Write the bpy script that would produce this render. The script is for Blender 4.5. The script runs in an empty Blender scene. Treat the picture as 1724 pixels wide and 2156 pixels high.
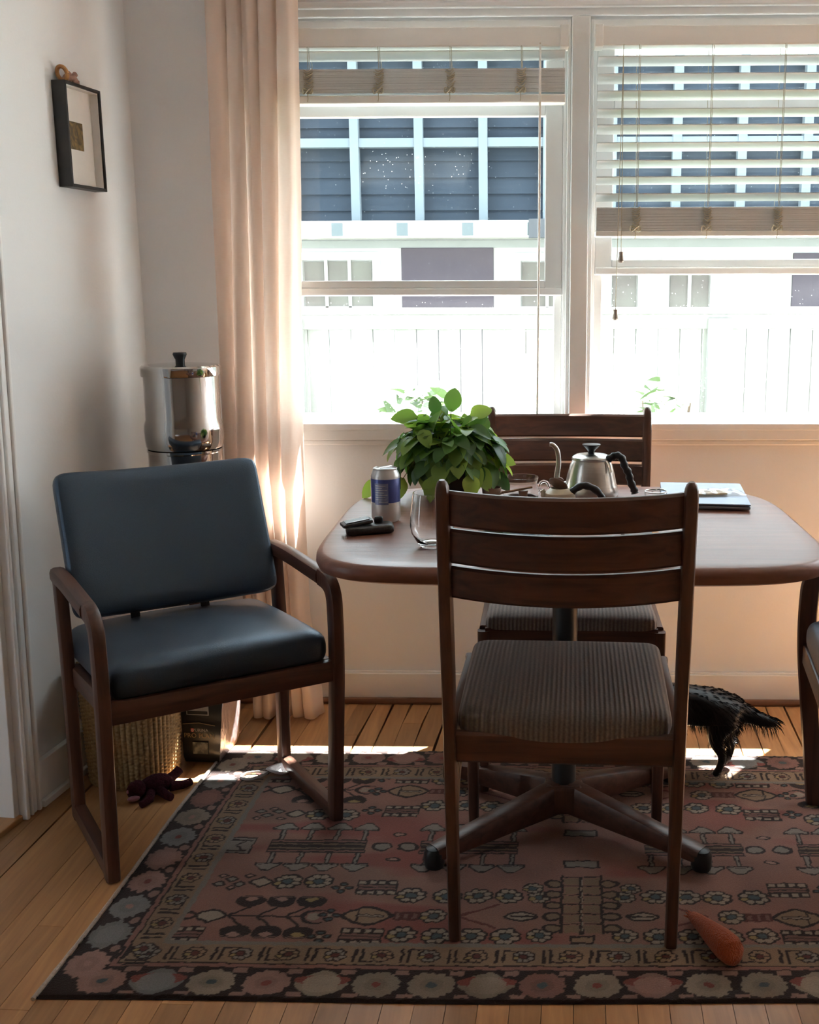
import bpy, bmesh, math, random
import numpy as np
from math import sin, cos, pi, radians, sqrt
from mathutils import Vector, Matrix

random.seed(7)
SC = bpy.context.scene
COL = SC.collection

# ------------------------------------------------------------------ camera
cam_d = bpy.data.cameras.new('camera')
cam = bpy.data.objects.new('camera', cam_d)
COL.objects.link(cam)
cam_d.sensor_fit = 'VERTICAL'
cam_d.sensor_height = 24.0
cam_d.sensor_width = 24.0 * 1724 / 2156
cam_d.lens = 24.0 * 2326 / 2156
cam_d.shift_x = -198 / 2156
cam_d.clip_start = 0.02
YAW, PITCH, ROLL = radians(1.3), radians(11.6), radians(-0.15)
fwd = Vector((-sin(YAW) * cos(PITCH), cos(YAW) * cos(PITCH), -sin(PITCH)))
rgt = Vector((cos(YAW), sin(YAW), 0))
upv = rgt.cross(fwd)
r2 = rgt * cos(ROLL) + upv * sin(ROLL)
u2 = -rgt * sin(ROLL) + upv * cos(ROLL)
Mc = Matrix((r2, u2, -fwd)).transposed().to_4x4()
Mc.translation = Vector((0, 0, 1.27))
cam.matrix_world = Mc
SC.camera = cam

# ------------------------------------------------------------------ world, sun, exposure
world = bpy.data.worlds.new('sky')
SC.world = world
world.use_nodes = True
wb = world.node_tree.nodes['Background']
wb.inputs[0].default_value = (0.86, 0.94, 1.0, 1)
wb.inputs[1].default_value = 3.2

sun_d = bpy.data.lights.new('sun', 'SUN')
sun_d.energy = 52.0
sun_d.angle = radians(0.6)
sun_d.color = (1.0, 0.965, 0.92)
sun = bpy.data.objects.new('sun', sun_d)
COL.objects.link(sun)
sun.rotation_euler = Vector((-0.29, -0.378, -1.0)).to_track_quat('-Z', 'Y').to_euler()
sun.location = (2, 5, 8)

# sampling aid for daylight through the windows: portals emit nothing themselves
for loc, rot, sx_, sy_ in (((-0.31, 3.42, 1.42), (-90, 0, 0), 0.85, 1.1), ((0.615, 3.42, 1.42), (-90, 0, 0), 0.88, 1.1),
                           ((1.95, 3.42, 1.43), (-90, 0, 0), 1.34, 1.12)):
    ad = bpy.data.lights.new('window_portal', 'AREA')
    ad.shape = 'RECTANGLE'
    ad.size = sx_
    ad.size_y = sy_
    ad.cycles.is_portal = True
    ao = bpy.data.objects.new('window_portal', ad)
    COL.objects.link(ao)
    ao.location = loc
    ao.rotation_euler = tuple(radians(a) for a in rot)

SC.view_settings.view_transform = 'Standard'
SC.view_settings.look = 'None'
SC.view_settings.gamma = 1
SC.view_settings.use_curve_mapping = False
SC.view_settings.exposure = 1.6
SC.cycles.max_bounces = 12
SC.cycles.diffuse_bounces = 6
SC.cycles.transparent_max_bounces = 16
SC.cycles.use_denoising = True
SC.cycles.caustics_reflective = False
SC.cycles.sample_clamp_indirect = 12


# ------------------------------------------------------------------ materials
def nmat(name):
    m = bpy.data.materials.new(name)
    m.use_nodes = True
    nt = m.node_tree
    return m, nt, nt.nodes['Principled BSDF'], nt.nodes['Material Output']


def c4(c):
    return (c[0], c[1], c[2], 1)


def pmat(name, c1, c2=None, scale=(5, 5, 5), detail=4, rough=0.6, metal=0.0, bump=0.0, bscale=None,
         spec=0.5, trans=0.0, coat=0.0, rnd=0.0, lo=0.3, hi=0.7, sheen=0.0, distort=0.0, ior=None, sub=0.0):
    m, nt, b, out = nmat(name)
    N, L = nt.nodes, nt.links
    b.inputs['Base Color'].default_value = c4(c1)
    b.inputs['Roughness'].default_value = rough
    b.inputs['Metallic'].default_value = metal
    b.inputs['Specular IOR Level'].default_value = spec
    b.inputs['Transmission Weight'].default_value = trans
    b.inputs['Coat Weight'].default_value = coat
    b.inputs['Coat Roughness'].default_value = 0.15
    b.inputs['Sheen Weight'].default_value = sheen
    if ior:
        b.inputs['IOR'].default_value = ior
    tc = N.new('ShaderNodeTexCoord')
    mp = N.new('ShaderNodeMapping')
    mp.inputs['Scale'].default_value = scale
    L.new(tc.outputs['Object'], mp.inputs['Vector'])
    src = None
    if c2 is not None:
        no = N.new('ShaderNodeTexNoise')
        no.inputs['Scale'].default_value = 1.0
        no.inputs['Detail'].default_value = detail
        no.inputs['Distortion'].default_value = distort
        L.new(mp.outputs[0], no.inputs['Vector'])
        mr = N.new('ShaderNodeMapRange')
        mr.inputs['From Min'].default_value = lo
        mr.inputs['From Max'].default_value = hi
        L.new(no.outputs[0], mr.inputs[0])
        mx = N.new('ShaderNodeMix')
        mx.data_type = 'RGBA'
        mx.inputs['A'].default_value = c4(c1)
        mx.inputs['B'].default_value = c4(c2)
        L.new(mr.outputs[0], mx.inputs['Factor'])
        src = mx.outputs['Result']
        if rnd:
            oi = N.new('ShaderNodeObjectInfo')
            hs = N.new('ShaderNodeHueSaturation')
            mr2 = N.new('ShaderNodeMapRange')
            mr2.inputs['To Min'].default_value = 1 - rnd
            mr2.inputs['To Max'].default_value = 1 + rnd
            L.new(oi.outputs['Random'], mr2.inputs[0])
            L.new(mr2.outputs[0], hs.inputs['Value'])
            L.new(src, hs.inputs['Color'])
            src = hs.outputs[0]
        L.new(src, b.inputs['Base Color'])
    if bump:
        n2 = N.new('ShaderNodeTexNoise')
        n2.inputs['Detail'].default_value = 5
        n2.inputs['Scale'].default_value = 1.0
        mp2 = N.new('ShaderNodeMapping')
        mp2.inputs['Scale'].default_value = bscale or scale
        L.new(tc.outputs['Object'], mp2.inputs['Vector'])
        L.new(mp2.outputs[0], n2.inputs['Vector'])
        bp = N.new('ShaderNodeBump')
        bp.inputs['Strength'].default_value = bump
        bp.inputs['Distance'].default_value = 0.01
        L.new(n2.outputs[0], bp.inputs['Height'])
        L.new(bp.outputs[0], b.inputs['Normal'])
    return m


def woodmat(name, axis, c1, c2, rough=0.4, f=1.0, coat=0.0):
    s = [55 * f, 55 * f, 55 * f]
    s[axis] = 4 * f
    return pmat(name, c1, c2, scale=tuple(s), detail=6, rough=rough, bump=0.08, lo=0.32, hi=0.68, coat=coat, distort=0.8)


WD1, WD2 = (0.110, 0.045, 0.028), (0.050, 0.020, 0.013)
wood = [woodmat('oak_stain_x', 0, WD1, WD2), woodmat('oak_stain_y', 1, WD1, WD2), woodmat('oak_stain_z', 2, WD1, WD2)]
table_wood = woodmat('table_oak', 0, (0.22, 0.095, 0.066), (0.145, 0.058, 0.040), rough=0.36, f=0.8, coat=0.0)
floor_wood = pmat('floor_oak', (0.53, 0.275, 0.115), (0.40, 0.20, 0.082), scale=(70, 5, 70), detail=6, rough=0.42,
                  bump=0.05, rnd=0.22, distort=0.6)
sub_floor = pmat('floor_gap', (0.05, 0.03, 0.02), (0.03, 0.02, 0.012), rough=0.9)
plaster = pmat('painted_plaster', (0.775, 0.785, 0.80), (0.745, 0.755, 0.77), scale=(3, 3, 3), rough=0.75, bump=0.05, bscale=(120, 120, 120), spec=0.25)
ceil_m = pmat('ceiling_paint', (0.83, 0.82, 0.81), (0.80, 0.79, 0.78), rough=0.9, spec=0.2)
trim_m = pmat('trim_paint', (0.80, 0.795, 0.79), (0.77, 0.765, 0.76), scale=(8, 8, 8), rough=0.45, bump=0.03, bscale=(60, 60, 60))
shoe_m = pmat('shoe_moulding_stain', (0.24, 0.115, 0.06), (0.15, 0.07, 0.04), scale=(6, 60, 60), rough=0.5)
blind_m = pmat('blind_white', (0.78, 0.77, 0.74), (0.74, 0.73, 0.70), scale=(4, 30, 30), rough=0.5)
cord_m = pmat('blind_cord', (0.50, 0.45, 0.34), (0.40, 0.36, 0.27), scale=(200, 200, 200), rough=0.9)
tassel_m = pmat('tassel_wood', (0.30, 0.25, 0.21), (0.22, 0.18, 0.15), scale=(80, 80, 20), rough=0.5)
blue_fab = pmat('navy_fabric', (0.012, 0.018, 0.032), (0.008, 0.013, 0.024), scale=(260, 260, 260), rough=0.40, bump=0.15, bscale=(500, 500, 500), spec=1.0, sheen=0.06)
blue_fab.node_tree.nodes['Principled BSDF'].inputs['Specular Tint'].default_value = (0.55, 0.75, 1.0, 1)
black_metal = pmat('black_metal', (0.012, 0.012, 0.013), (0.02, 0.02, 0.02), rough=0.45, spec=0.5)
black_plastic = pmat('black_plastic', (0.008, 0.008, 0.010), (0.013, 0.013, 0.015), scale=(40, 40, 40), rough=0.42, spec=0.35)
black_leather = pmat('black_leather', (0.010, 0.010, 0.011), (0.02, 0.02, 0.021), scale=(150, 150, 150), rough=0.38, bump=0.2)
steel = pmat('polished_steel', (0.52, 0.51, 0.50), (0.49, 0.48, 0.47), scale=(3, 3, 3), rough=0.07, metal=1.0)
steel_b = pmat('brushed_steel', (0.55, 0.53, 0.50), (0.48, 0.46, 0.44), scale=(20, 20, 200), rough=0.28, metal=1.0)
wicker = pmat('wicker', (0.42, 0.29, 0.14), (0.30, 0.19, 0.085), scale=(60, 60, 160), rough=0.6)
clay = pmat('pale_clay', (0.50, 0.43, 0.31), (0.42, 0.35, 0.25), scale=(30, 30, 30), rough=0.5)
brown_clay = pmat('brown_clay', (0.22, 0.13, 0.085), (0.16, 0.09, 0.06), scale=(40, 40, 40), rough=0.5)
twig_m = pmat('pale_wood', (0.30, 0.17, 0.10), (0.22, 0.12, 0.07), scale=(10, 80, 80), rough=0.6)
laptop_m = pmat('laptop_aluminium', (0.20, 0.225, 0.28), (0.185, 0.21, 0.26), scale=(50, 50, 50), rough=0.45, metal=0.7)
can_silver = pmat('can_silver', (0.62, 0.61, 0.60), (0.56, 0.55, 0.54), scale=(60, 60, 20), rough=0.36, metal=0.45)
can_blue = pmat('can_blue', (0.045, 0.065, 0.24), (0.06, 0.085, 0.28), scale=(60, 60, 60), rough=0.3, metal=0.25)
can_grey = pmat('can_print_grey', (0.20, 0.22, 0.34), (0.16, 0.18, 0.30), scale=(200, 40, 300), rough=0.35, metal=0.3)
pot_m = pmat('dark_glazed_pot', (0.015, 0.016, 0.018), (0.03, 0.03, 0.03), rough=0.15)
soil_m = pmat('soil', (0.05, 0.03, 0.02), (0.02, 0.013, 0.01), scale=(90, 90, 90), rough=1, bump=0.6)
stem_m = pmat('plant_stem', (0.12, 0.14, 0.05), (0.16, 0.09, 0.05), scale=(20, 20, 20), rough=0.6)
maroon = pmat('maroon_plush', (0.075, 0.012, 0.022), (0.040, 0.006, 0.012), scale=(120, 120, 120), rough=0.95, bump=0.9, bscale=(300, 300, 300), spec=0.2)
pinkpl = pmat('pink_plush', (0.42, 0.17, 0.20), (0.32, 0.11, 0.14), scale=(120, 120, 120), rough=0.95, sheen=0.4)
padwhite = pmat('pale_fabric', (0.66, 0.64, 0.65), (0.58, 0.56, 0.57), scale=(160, 160, 160), rough=0.9, bump=0.4)
orange_pl = pmat('orange_plush', (0.42, 0.075, 0.014), (0.34, 0.055, 0.010), scale=(160, 160, 160), rough=0.9, bump=0.7, bscale=(300, 300, 300), sheen=0.2)
frame_black = pmat('frame_black', (0.010, 0.009, 0.010), (0.02, 0.018, 0.018), scale=(30, 30, 30), rough=0.4)
matboard = pmat('mat_board', (0.74, 0.72, 0.69), (0.72, 0.70, 0.67), scale=(80, 80, 80), rough=0.9)
art_m = pmat('small_print', (0.085, 0.068, 0.038), (0.34, 0.21, 0.06), scale=(34, 34, 26), detail=8, rough=0.7, lo=0.42, hi=0.75, distort=1.5)
gold_m = pmat('gold_paint', (0.50, 0.27, 0.10), (0.38, 0.17, 0.06), scale=(90, 90, 90), rough=0.4, metal=0.3)
pinkorn = pmat('pink_ornament', (0.42, 0.25, 0.20), (0.33, 0.17, 0.13), scale=(120, 120, 120), rough=0.7, bump=0.5)
bag_black = pmat('bag_black', (0.014, 0.014, 0.013), (0.022, 0.022, 0.02), scale=(8, 8, 8), rough=0.32, bump=0.25, bscale=(14, 14, 9))
bag_silver = pmat('bag_silver', (0.44, 0.36, 0.36), (0.36, 0.28, 0.28), scale=(12, 12, 12), rough=0.3, metal=0.5, bump=0.6, bscale=(22, 30, 18))
bag_orange = pmat('bag_orange', (0.65, 0.20, 0.05), (0.60, 0.17, 0.05), rough=0.4)
bag_red = pmat('bag_red', (0.62, 0.035, 0.03), (0.55, 0.03, 0.03), rough=0.5)
bag_gold = pmat('bag_gold_print', (0.36, 0.24, 0.12), (0.30, 0.20, 0.10), rough=0.4)
bag_grey = pmat('bag_grey_print', (0.42, 0.40, 0.36), (0.34, 0.32, 0.29), scale=(80, 80, 80), rough=0.5)
bag_photo = pmat('bag_food_print', (0.035, 0.035, 0.03), (0.24, 0.23, 0.17), scale=(60, 60, 45), detail=6, rough=0.5, lo=0.45, hi=0.7)
grey_card = pmat('grey_cover', (0.22, 0.22, 0.23), (0.18, 0.18, 0.19), scale=(40, 40, 40), rough=0.7)
snack_m = pmat('snack_print', (0.20, 0.12, 0.07), (0.42, 0.26, 0.07), scale=(50, 50, 50), rough=0.35)
house_white = pmat('house_white_paint', (0.58, 0.58, 0.57), (0.54, 0.54, 0.53), scale=(2, 2, 2), rough=0.8)
batten_m = pmat('house_batten_eave_shade', (0.155, 0.185, 0.205), (0.14, 0.17, 0.19), scale=(3, 3, 3), rough=0.8, spec=0.2)  # white posts and rail, darkened in colour for the shade under the eave
house_dark = pmat('house_blue_siding', (0.034, 0.046, 0.062), (0.028, 0.038, 0.053), scale=(1, 1, 30), rough=0.85, spec=0.12, rnd=0.1)
house_glass = pmat('house_window_glass', (0.17, 0.17, 0.15), (0.12, 0.10, 0.095), scale=(2, 2, 3), rough=0.5, spec=0.2)
house_door = pmat('house_dark_panel', (0.062, 0.052, 0.070), (0.085, 0.070, 0.085), scale=(1.5, 1.5, 3), rough=0.6, spec=0.2)
fence_m = pmat('fence_paint', (0.36, 0.355, 0.345), (0.27, 0.265, 0.255), scale=(30, 30, 3), rough=0.8, rnd=0.06)
ground_m = pmat('yard_ground', (0.07, 0.07, 0.045), (0.05, 0.06, 0.03), scale=(2, 2, 2), rough=0.95)
shrub_m = pmat('shrub_leaf', (0.10, 0.16, 0.05), (0.05, 0.09, 0.025), scale=(9, 9, 9), rough=0.5)
bark_m = pmat('shrub_stem', (0.12, 0.08, 0.05), (0.08, 0.05, 0.03), rough=0.9)
dog_m = pmat('black_fur', (0.006, 0.006, 0.007), (0.014, 0.014, 0.016), scale=(60, 60, 60), rough=0.45, spec=0.35)
binding_m = pmat('rug_binding', (0.55, 0.47, 0.42), (0.40, 0.33, 0.29), scale=(200, 200, 200), rough=1.0)


def make_corduroy():
    m, nt, b, out = nmat('corduroy')
    N, L = nt.nodes, nt.links
    tc = N.new('ShaderNodeTexCoord')
    wv = N.new('ShaderNodeTexWave')
    wv.inputs['Scale'].default_value = 33.0
    wv.inputs['Distortion'].default_value = 0.5
    wv.inputs['Detail'].default_value = 1.5
    wv.inputs['Detail Scale'].default_value = 2.0
    L.new(tc.outputs['Object'], wv.inputs['Vector'])
    no = N.new('ShaderNodeTexNoise')
    no.inputs['Scale'].default_value = 220
    L.new(tc.outputs['Object'], no.inputs['Vector'])
    mx = N.new('ShaderNodeMix'); mx.data_type = 'RGBA'
    mx.inputs['A'].default_value = (0.115, 0.083, 0.068, 1)
    mx.inputs['B'].default_value = (0.185, 0.140, 0.112, 1)
    L.new(wv.outputs['Fac'], mx.inputs['Factor'])
    m2 = N.new('ShaderNodeMix'); m2.data_type = 'RGBA'; m2.blend_type = 'MULTIPLY'
    m2.inputs['Factor'].default_value = 0.6
    L.new(mx.outputs['Result'], m2.inputs['A'])
    L.new(no.outputs['Fac'], m2.inputs['B'])
    hs = N.new('ShaderNodeHueSaturation'); hs.inputs['Value'].default_value = 1.45; hs.inputs['Saturation'].default_value = 0.9
    L.new(m2.outputs['Result'], hs.inputs['Color'])
    L.new(hs.outputs[0], b.inputs['Base Color'])
    b.inputs['Roughness'].default_value = 0.95
    b.inputs['Sheen Weight'].default_value = 0.3
    bp = N.new('ShaderNodeBump'); bp.inputs['Strength'].default_value = 0.5; bp.inputs['Distance'].default_value = 0.004
    L.new(wv.outputs['Fac'], bp.inputs['Height'])
    L.new(bp.outputs[0], b.inputs['Normal'])
    return m


def make_curtain():
    m, nt, b, out = nmat('linen_sheer')
    N, L = nt.nodes, nt.links
    tc = N.new('ShaderNodeTexCoord')
    mp = N.new('ShaderNodeMapping'); mp.inputs['Scale'].default_value = (60, 60, 420)
    L.new(tc.outputs['Object'], mp.inputs['Vector'])
    no = N.new('ShaderNodeTexNoise'); no.inputs['Detail'].default_value = 4; no.inputs['Scale'].default_value = 1.0
    L.new(mp.outputs[0], no.inputs['Vector'])
    mx = N.new('ShaderNodeMix'); mx.data_type = 'RGBA'
    mx.inputs['A'].default_value = (0.90, 0.79, 0.725, 1)
    mx.inputs['B'].default_value = (0.94, 0.865, 0.81, 1)
    L.new(no.outputs['Fac'], mx.inputs['Factor'])
    d = N.new('ShaderNodeBsdfDiffuse'); t = N.new('ShaderNodeBsdfTranslucent'); tr = N.new('ShaderNodeBsdfTransparent')
    for s in (d, t):
        L.new(mx.outputs['Result'], s.inputs['Color'])
    a = N.new('ShaderNodeMixShader'); a.inputs[0].default_value = 0.58
    L.new(d.outputs[0], a.inputs[1]); L.new(t.outputs[0], a.inputs[2])
    c = N.new('ShaderNodeMixShader'); c.inputs[0].default_value = 0.06
    L.new(a.outputs[0], c.inputs[1]); L.new(tr.outputs[0], c.inputs[2])
    L.new(c.outputs[0], out.inputs['Surface'])
    return m


def make_pane():
    """Window glass: clear, a little mirror, and a film of dust specks that the daylight catches."""
    m, nt, b, out = nmat('dusty_pane')
    N, L = nt.nodes, nt.links
    tr = N.new('ShaderNodeBsdfTransparent'); tr.inputs[0].default_value = (0.93, 0.97, 0.97, 1)
    gl = N.new('ShaderNodeBsdfGlossy'); gl.inputs['Roughness'].default_value = 0.01
    lwt = N.new('ShaderNodeLayerWeight'); lwt.inputs[0].default_value = 0.5
    pw = N.new('ShaderNodeMath'); pw.operation = 'POWER'; pw.inputs[1].default_value = 5
    L.new(lwt.outputs['Facing'], pw.inputs[0])
    fr = N.new('ShaderNodeMath'); fr.operation = 'MULTIPLY_ADD'; fr.inputs[1].default_value = 0.6; fr.inputs[2].default_value = 0.03
    L.new(pw.outputs[0], fr.inputs[0])
    a = N.new('ShaderNodeMixShader')
    L.new(fr.outputs[0], a.inputs[0]); L.new(tr.outputs[0], a.inputs[1]); L.new(gl.outputs[0], a.inputs[2])
    tc = N.new('ShaderNodeTexCoord')
    vo = N.new('ShaderNodeTexVoronoi'); vo.inputs['Scale'].default_value = 75
    L.new(tc.outputs['Object'], vo.inputs['Vector'])
    lt = N.new('ShaderNodeMath'); lt.operation = 'LESS_THAN'; lt.inputs[1].default_value = 0.085
    L.new(vo.outputs['Distance'], lt.inputs[0])
    no = N.new('ShaderNodeTexNoise'); no.inputs['Scale'].default_value = 9; no.inputs['Detail'].default_value = 6
    L.new(tc.outputs['Object'], no.inputs['Vector'])
    mr = N.new('ShaderNodeMapRange')
    mr.inputs['From Min'].default_value = 0.3; mr.inputs['From Max'].default_value = 0.75
    mr.inputs['To Min'].default_value = 0.0015; mr.inputs['To Max'].default_value = 0.004
    L.new(no.outputs['Fac'], mr.inputs[0])
    sp = N.new('ShaderNodeMath'); sp.operation = 'MULTIPLY_ADD'; sp.inputs[1].default_value = 0.22
    L.new(lt.outputs[0], sp.inputs[0]); L.new(mr.outputs[0], sp.inputs[2])
    du = N.new('ShaderNodeBsdfTranslucent'); du.inputs[0].default_value = (0.85, 0.9, 0.92, 1)
    c = N.new('ShaderNodeMixShader')
    L.new(sp.outputs[0], c.inputs[0]); L.new(a.outputs[0], c.inputs[1]); L.new(du.outputs[0], c.inputs[2])
    L.new(c.outputs[0], out.inputs['Surface'])
    return m


def make_leaf(name, ca, cb, cc):
    m, nt, b, out = nmat(name)
    N, L = nt.nodes, nt.links
    oi = N.new('ShaderNodeObjectInfo')
    cr = N.new('ShaderNodeValToRGB')
    cr.color_ramp.elements[0].color = c4(ca); cr.color_ramp.elements[1].color = c4(cc)
    e = cr.color_ramp.elements.new(0.6); e.color = c4(cb)
    L.new(oi.outputs['Random'], cr.inputs[0])
    b.inputs['Roughness'].default_value = 0.38
    L.new(cr.outputs[0], b.inputs['Base Color'])
    t = N.new('ShaderNodeBsdfTranslucent')
    hs = N.new('ShaderNodeHueSaturation'); hs.inputs['Value'].default_value = 1.7; hs.inputs['Saturation'].default_value = 1.1
    hs.inputs['Hue'].default_value = 0.485
    L.new(cr.outputs[0], hs.inputs['Color']); L.new(hs.outputs[0], t.inputs[0])
    a = N.new('ShaderNodeMixShader'); a.inputs[0].default_value = 0.42
    L.new(b.outputs[0], a.inputs[1]); L.new(t.outputs[0], a.inputs[2]); L.new(a.outputs[0], out.inputs['Surface'])
    return m


def make_glass(name, tint=(1, 1, 1), rough=0.0):
    m, nt, b, out = nmat(name)
    b.inputs['Base Color'].default_value = c4(tint)
    b.inputs['Transmission Weight'].default_value = 1.0
    b.inputs['Roughness'].default_value = rough
    b.inputs['IOR'].default_value = 1.47
    return m


def make_film():
    m, nt, b, out = nmat('clear_film')
    N, L = nt.nodes, nt.links
    tr = N.new('ShaderNodeBsdfTransparent')
    gl = N.new('ShaderNodeBsdfGlossy'); gl.inputs['Roughness'].default_value = 0.12
    tl = N.new('ShaderNodeBsdfTranslucent'); tl.inputs[0].default_value = (.9, .9, .92, 1)
    a = N.new('ShaderNodeMixShader'); a.inputs[0].default_value = 0.16
    L.new(tr.outputs[0], a.inputs[1]); L.new(gl.outputs[0], a.inputs[2])
    c = N.new('ShaderNodeMixShader'); c.inputs[0].default_value = 0.12
    L.new(a.outputs[0], c.inputs[1]); L.new(tl.outputs[0], c.inputs[2])
    L.new(c.outputs[0], out.inputs['Surface'])
    return m


def make_slat():
    m, nt, b, out = nmat('blind_slat_white')
    N, L = nt.nodes, nt.links
    b.inputs['Base Color'].default_value = (0.58, 0.59, 0.585, 1)
    b.inputs['Roughness'].default_value = 0.4
    t = N.new('ShaderNodeBsdfTranslucent'); t.inputs[0].default_value = (0.75, 0.78, 0.76, 1)
    a = N.new('ShaderNodeMixShader'); a.inputs[0].default_value = 0.03
    L.new(b.outputs[0], a.inputs[1]); L.new(t.outputs[0], a.inputs[2]); L.new(a.outputs[0], out.inputs['Surface'])
    return m


def make_rug():
    m, nt, b, out = nmat('knotted_wool')
    N, L = nt.nodes, nt.links
    at = N.new('ShaderNodeAttribute'); at.attribute_name = 'knots'
    tc = N.new('ShaderNodeTexCoord')
    no = N.new('ShaderNodeTexNoise'); no.inputs['Scale'].default_value = 330; no.inputs['Detail'].default_value = 3
    L.new(tc.outputs['Object'], no.inputs['Vector'])
    mr = N.new('ShaderNodeMapRange'); mr.inputs['To Min'].default_value = 0.72; mr.inputs['To Max'].default_value = 1.28
    L.new(no.outputs['Fac'], mr.inputs[0])
    vm = N.new('ShaderNodeVectorMath'); vm.operation = 'SCALE'
    L.new(at.outputs['Color'], vm.inputs[0]); L.new(mr.outputs[0], vm.inputs['Scale'])
    L.new(vm.outputs[0], b.inputs['Base Color'])
    b.inputs['Roughness'].default_value = 0.95
    b.inputs['Specular IOR Level'].default_value = 0.15
    b.inputs['Sheen Weight'].default_value = 0.15
    bp = N.new('ShaderNodeBump'); bp.inputs['Strength'].default_value = 0.5; bp.inputs['Distance'].default_value = 0.003
    L.new(no.outputs['Fac'], bp.inputs['Height']); L.new(bp.outputs[0], b.inputs['Normal'])
    return m


cord_fab = make_corduroy()
curtain_m = make_curtain()
pane_m = make_pane()
leaf_m = make_leaf('pothos_leaf', (0.035, 0.10, 0.025), (0.10, 0.22, 0.045), (0.32, 0.45, 0.09))
glass_m = make_glass('clear_glass')
film_m = make_film()
slat_m = make_slat()
rug_m = make_rug()


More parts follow.
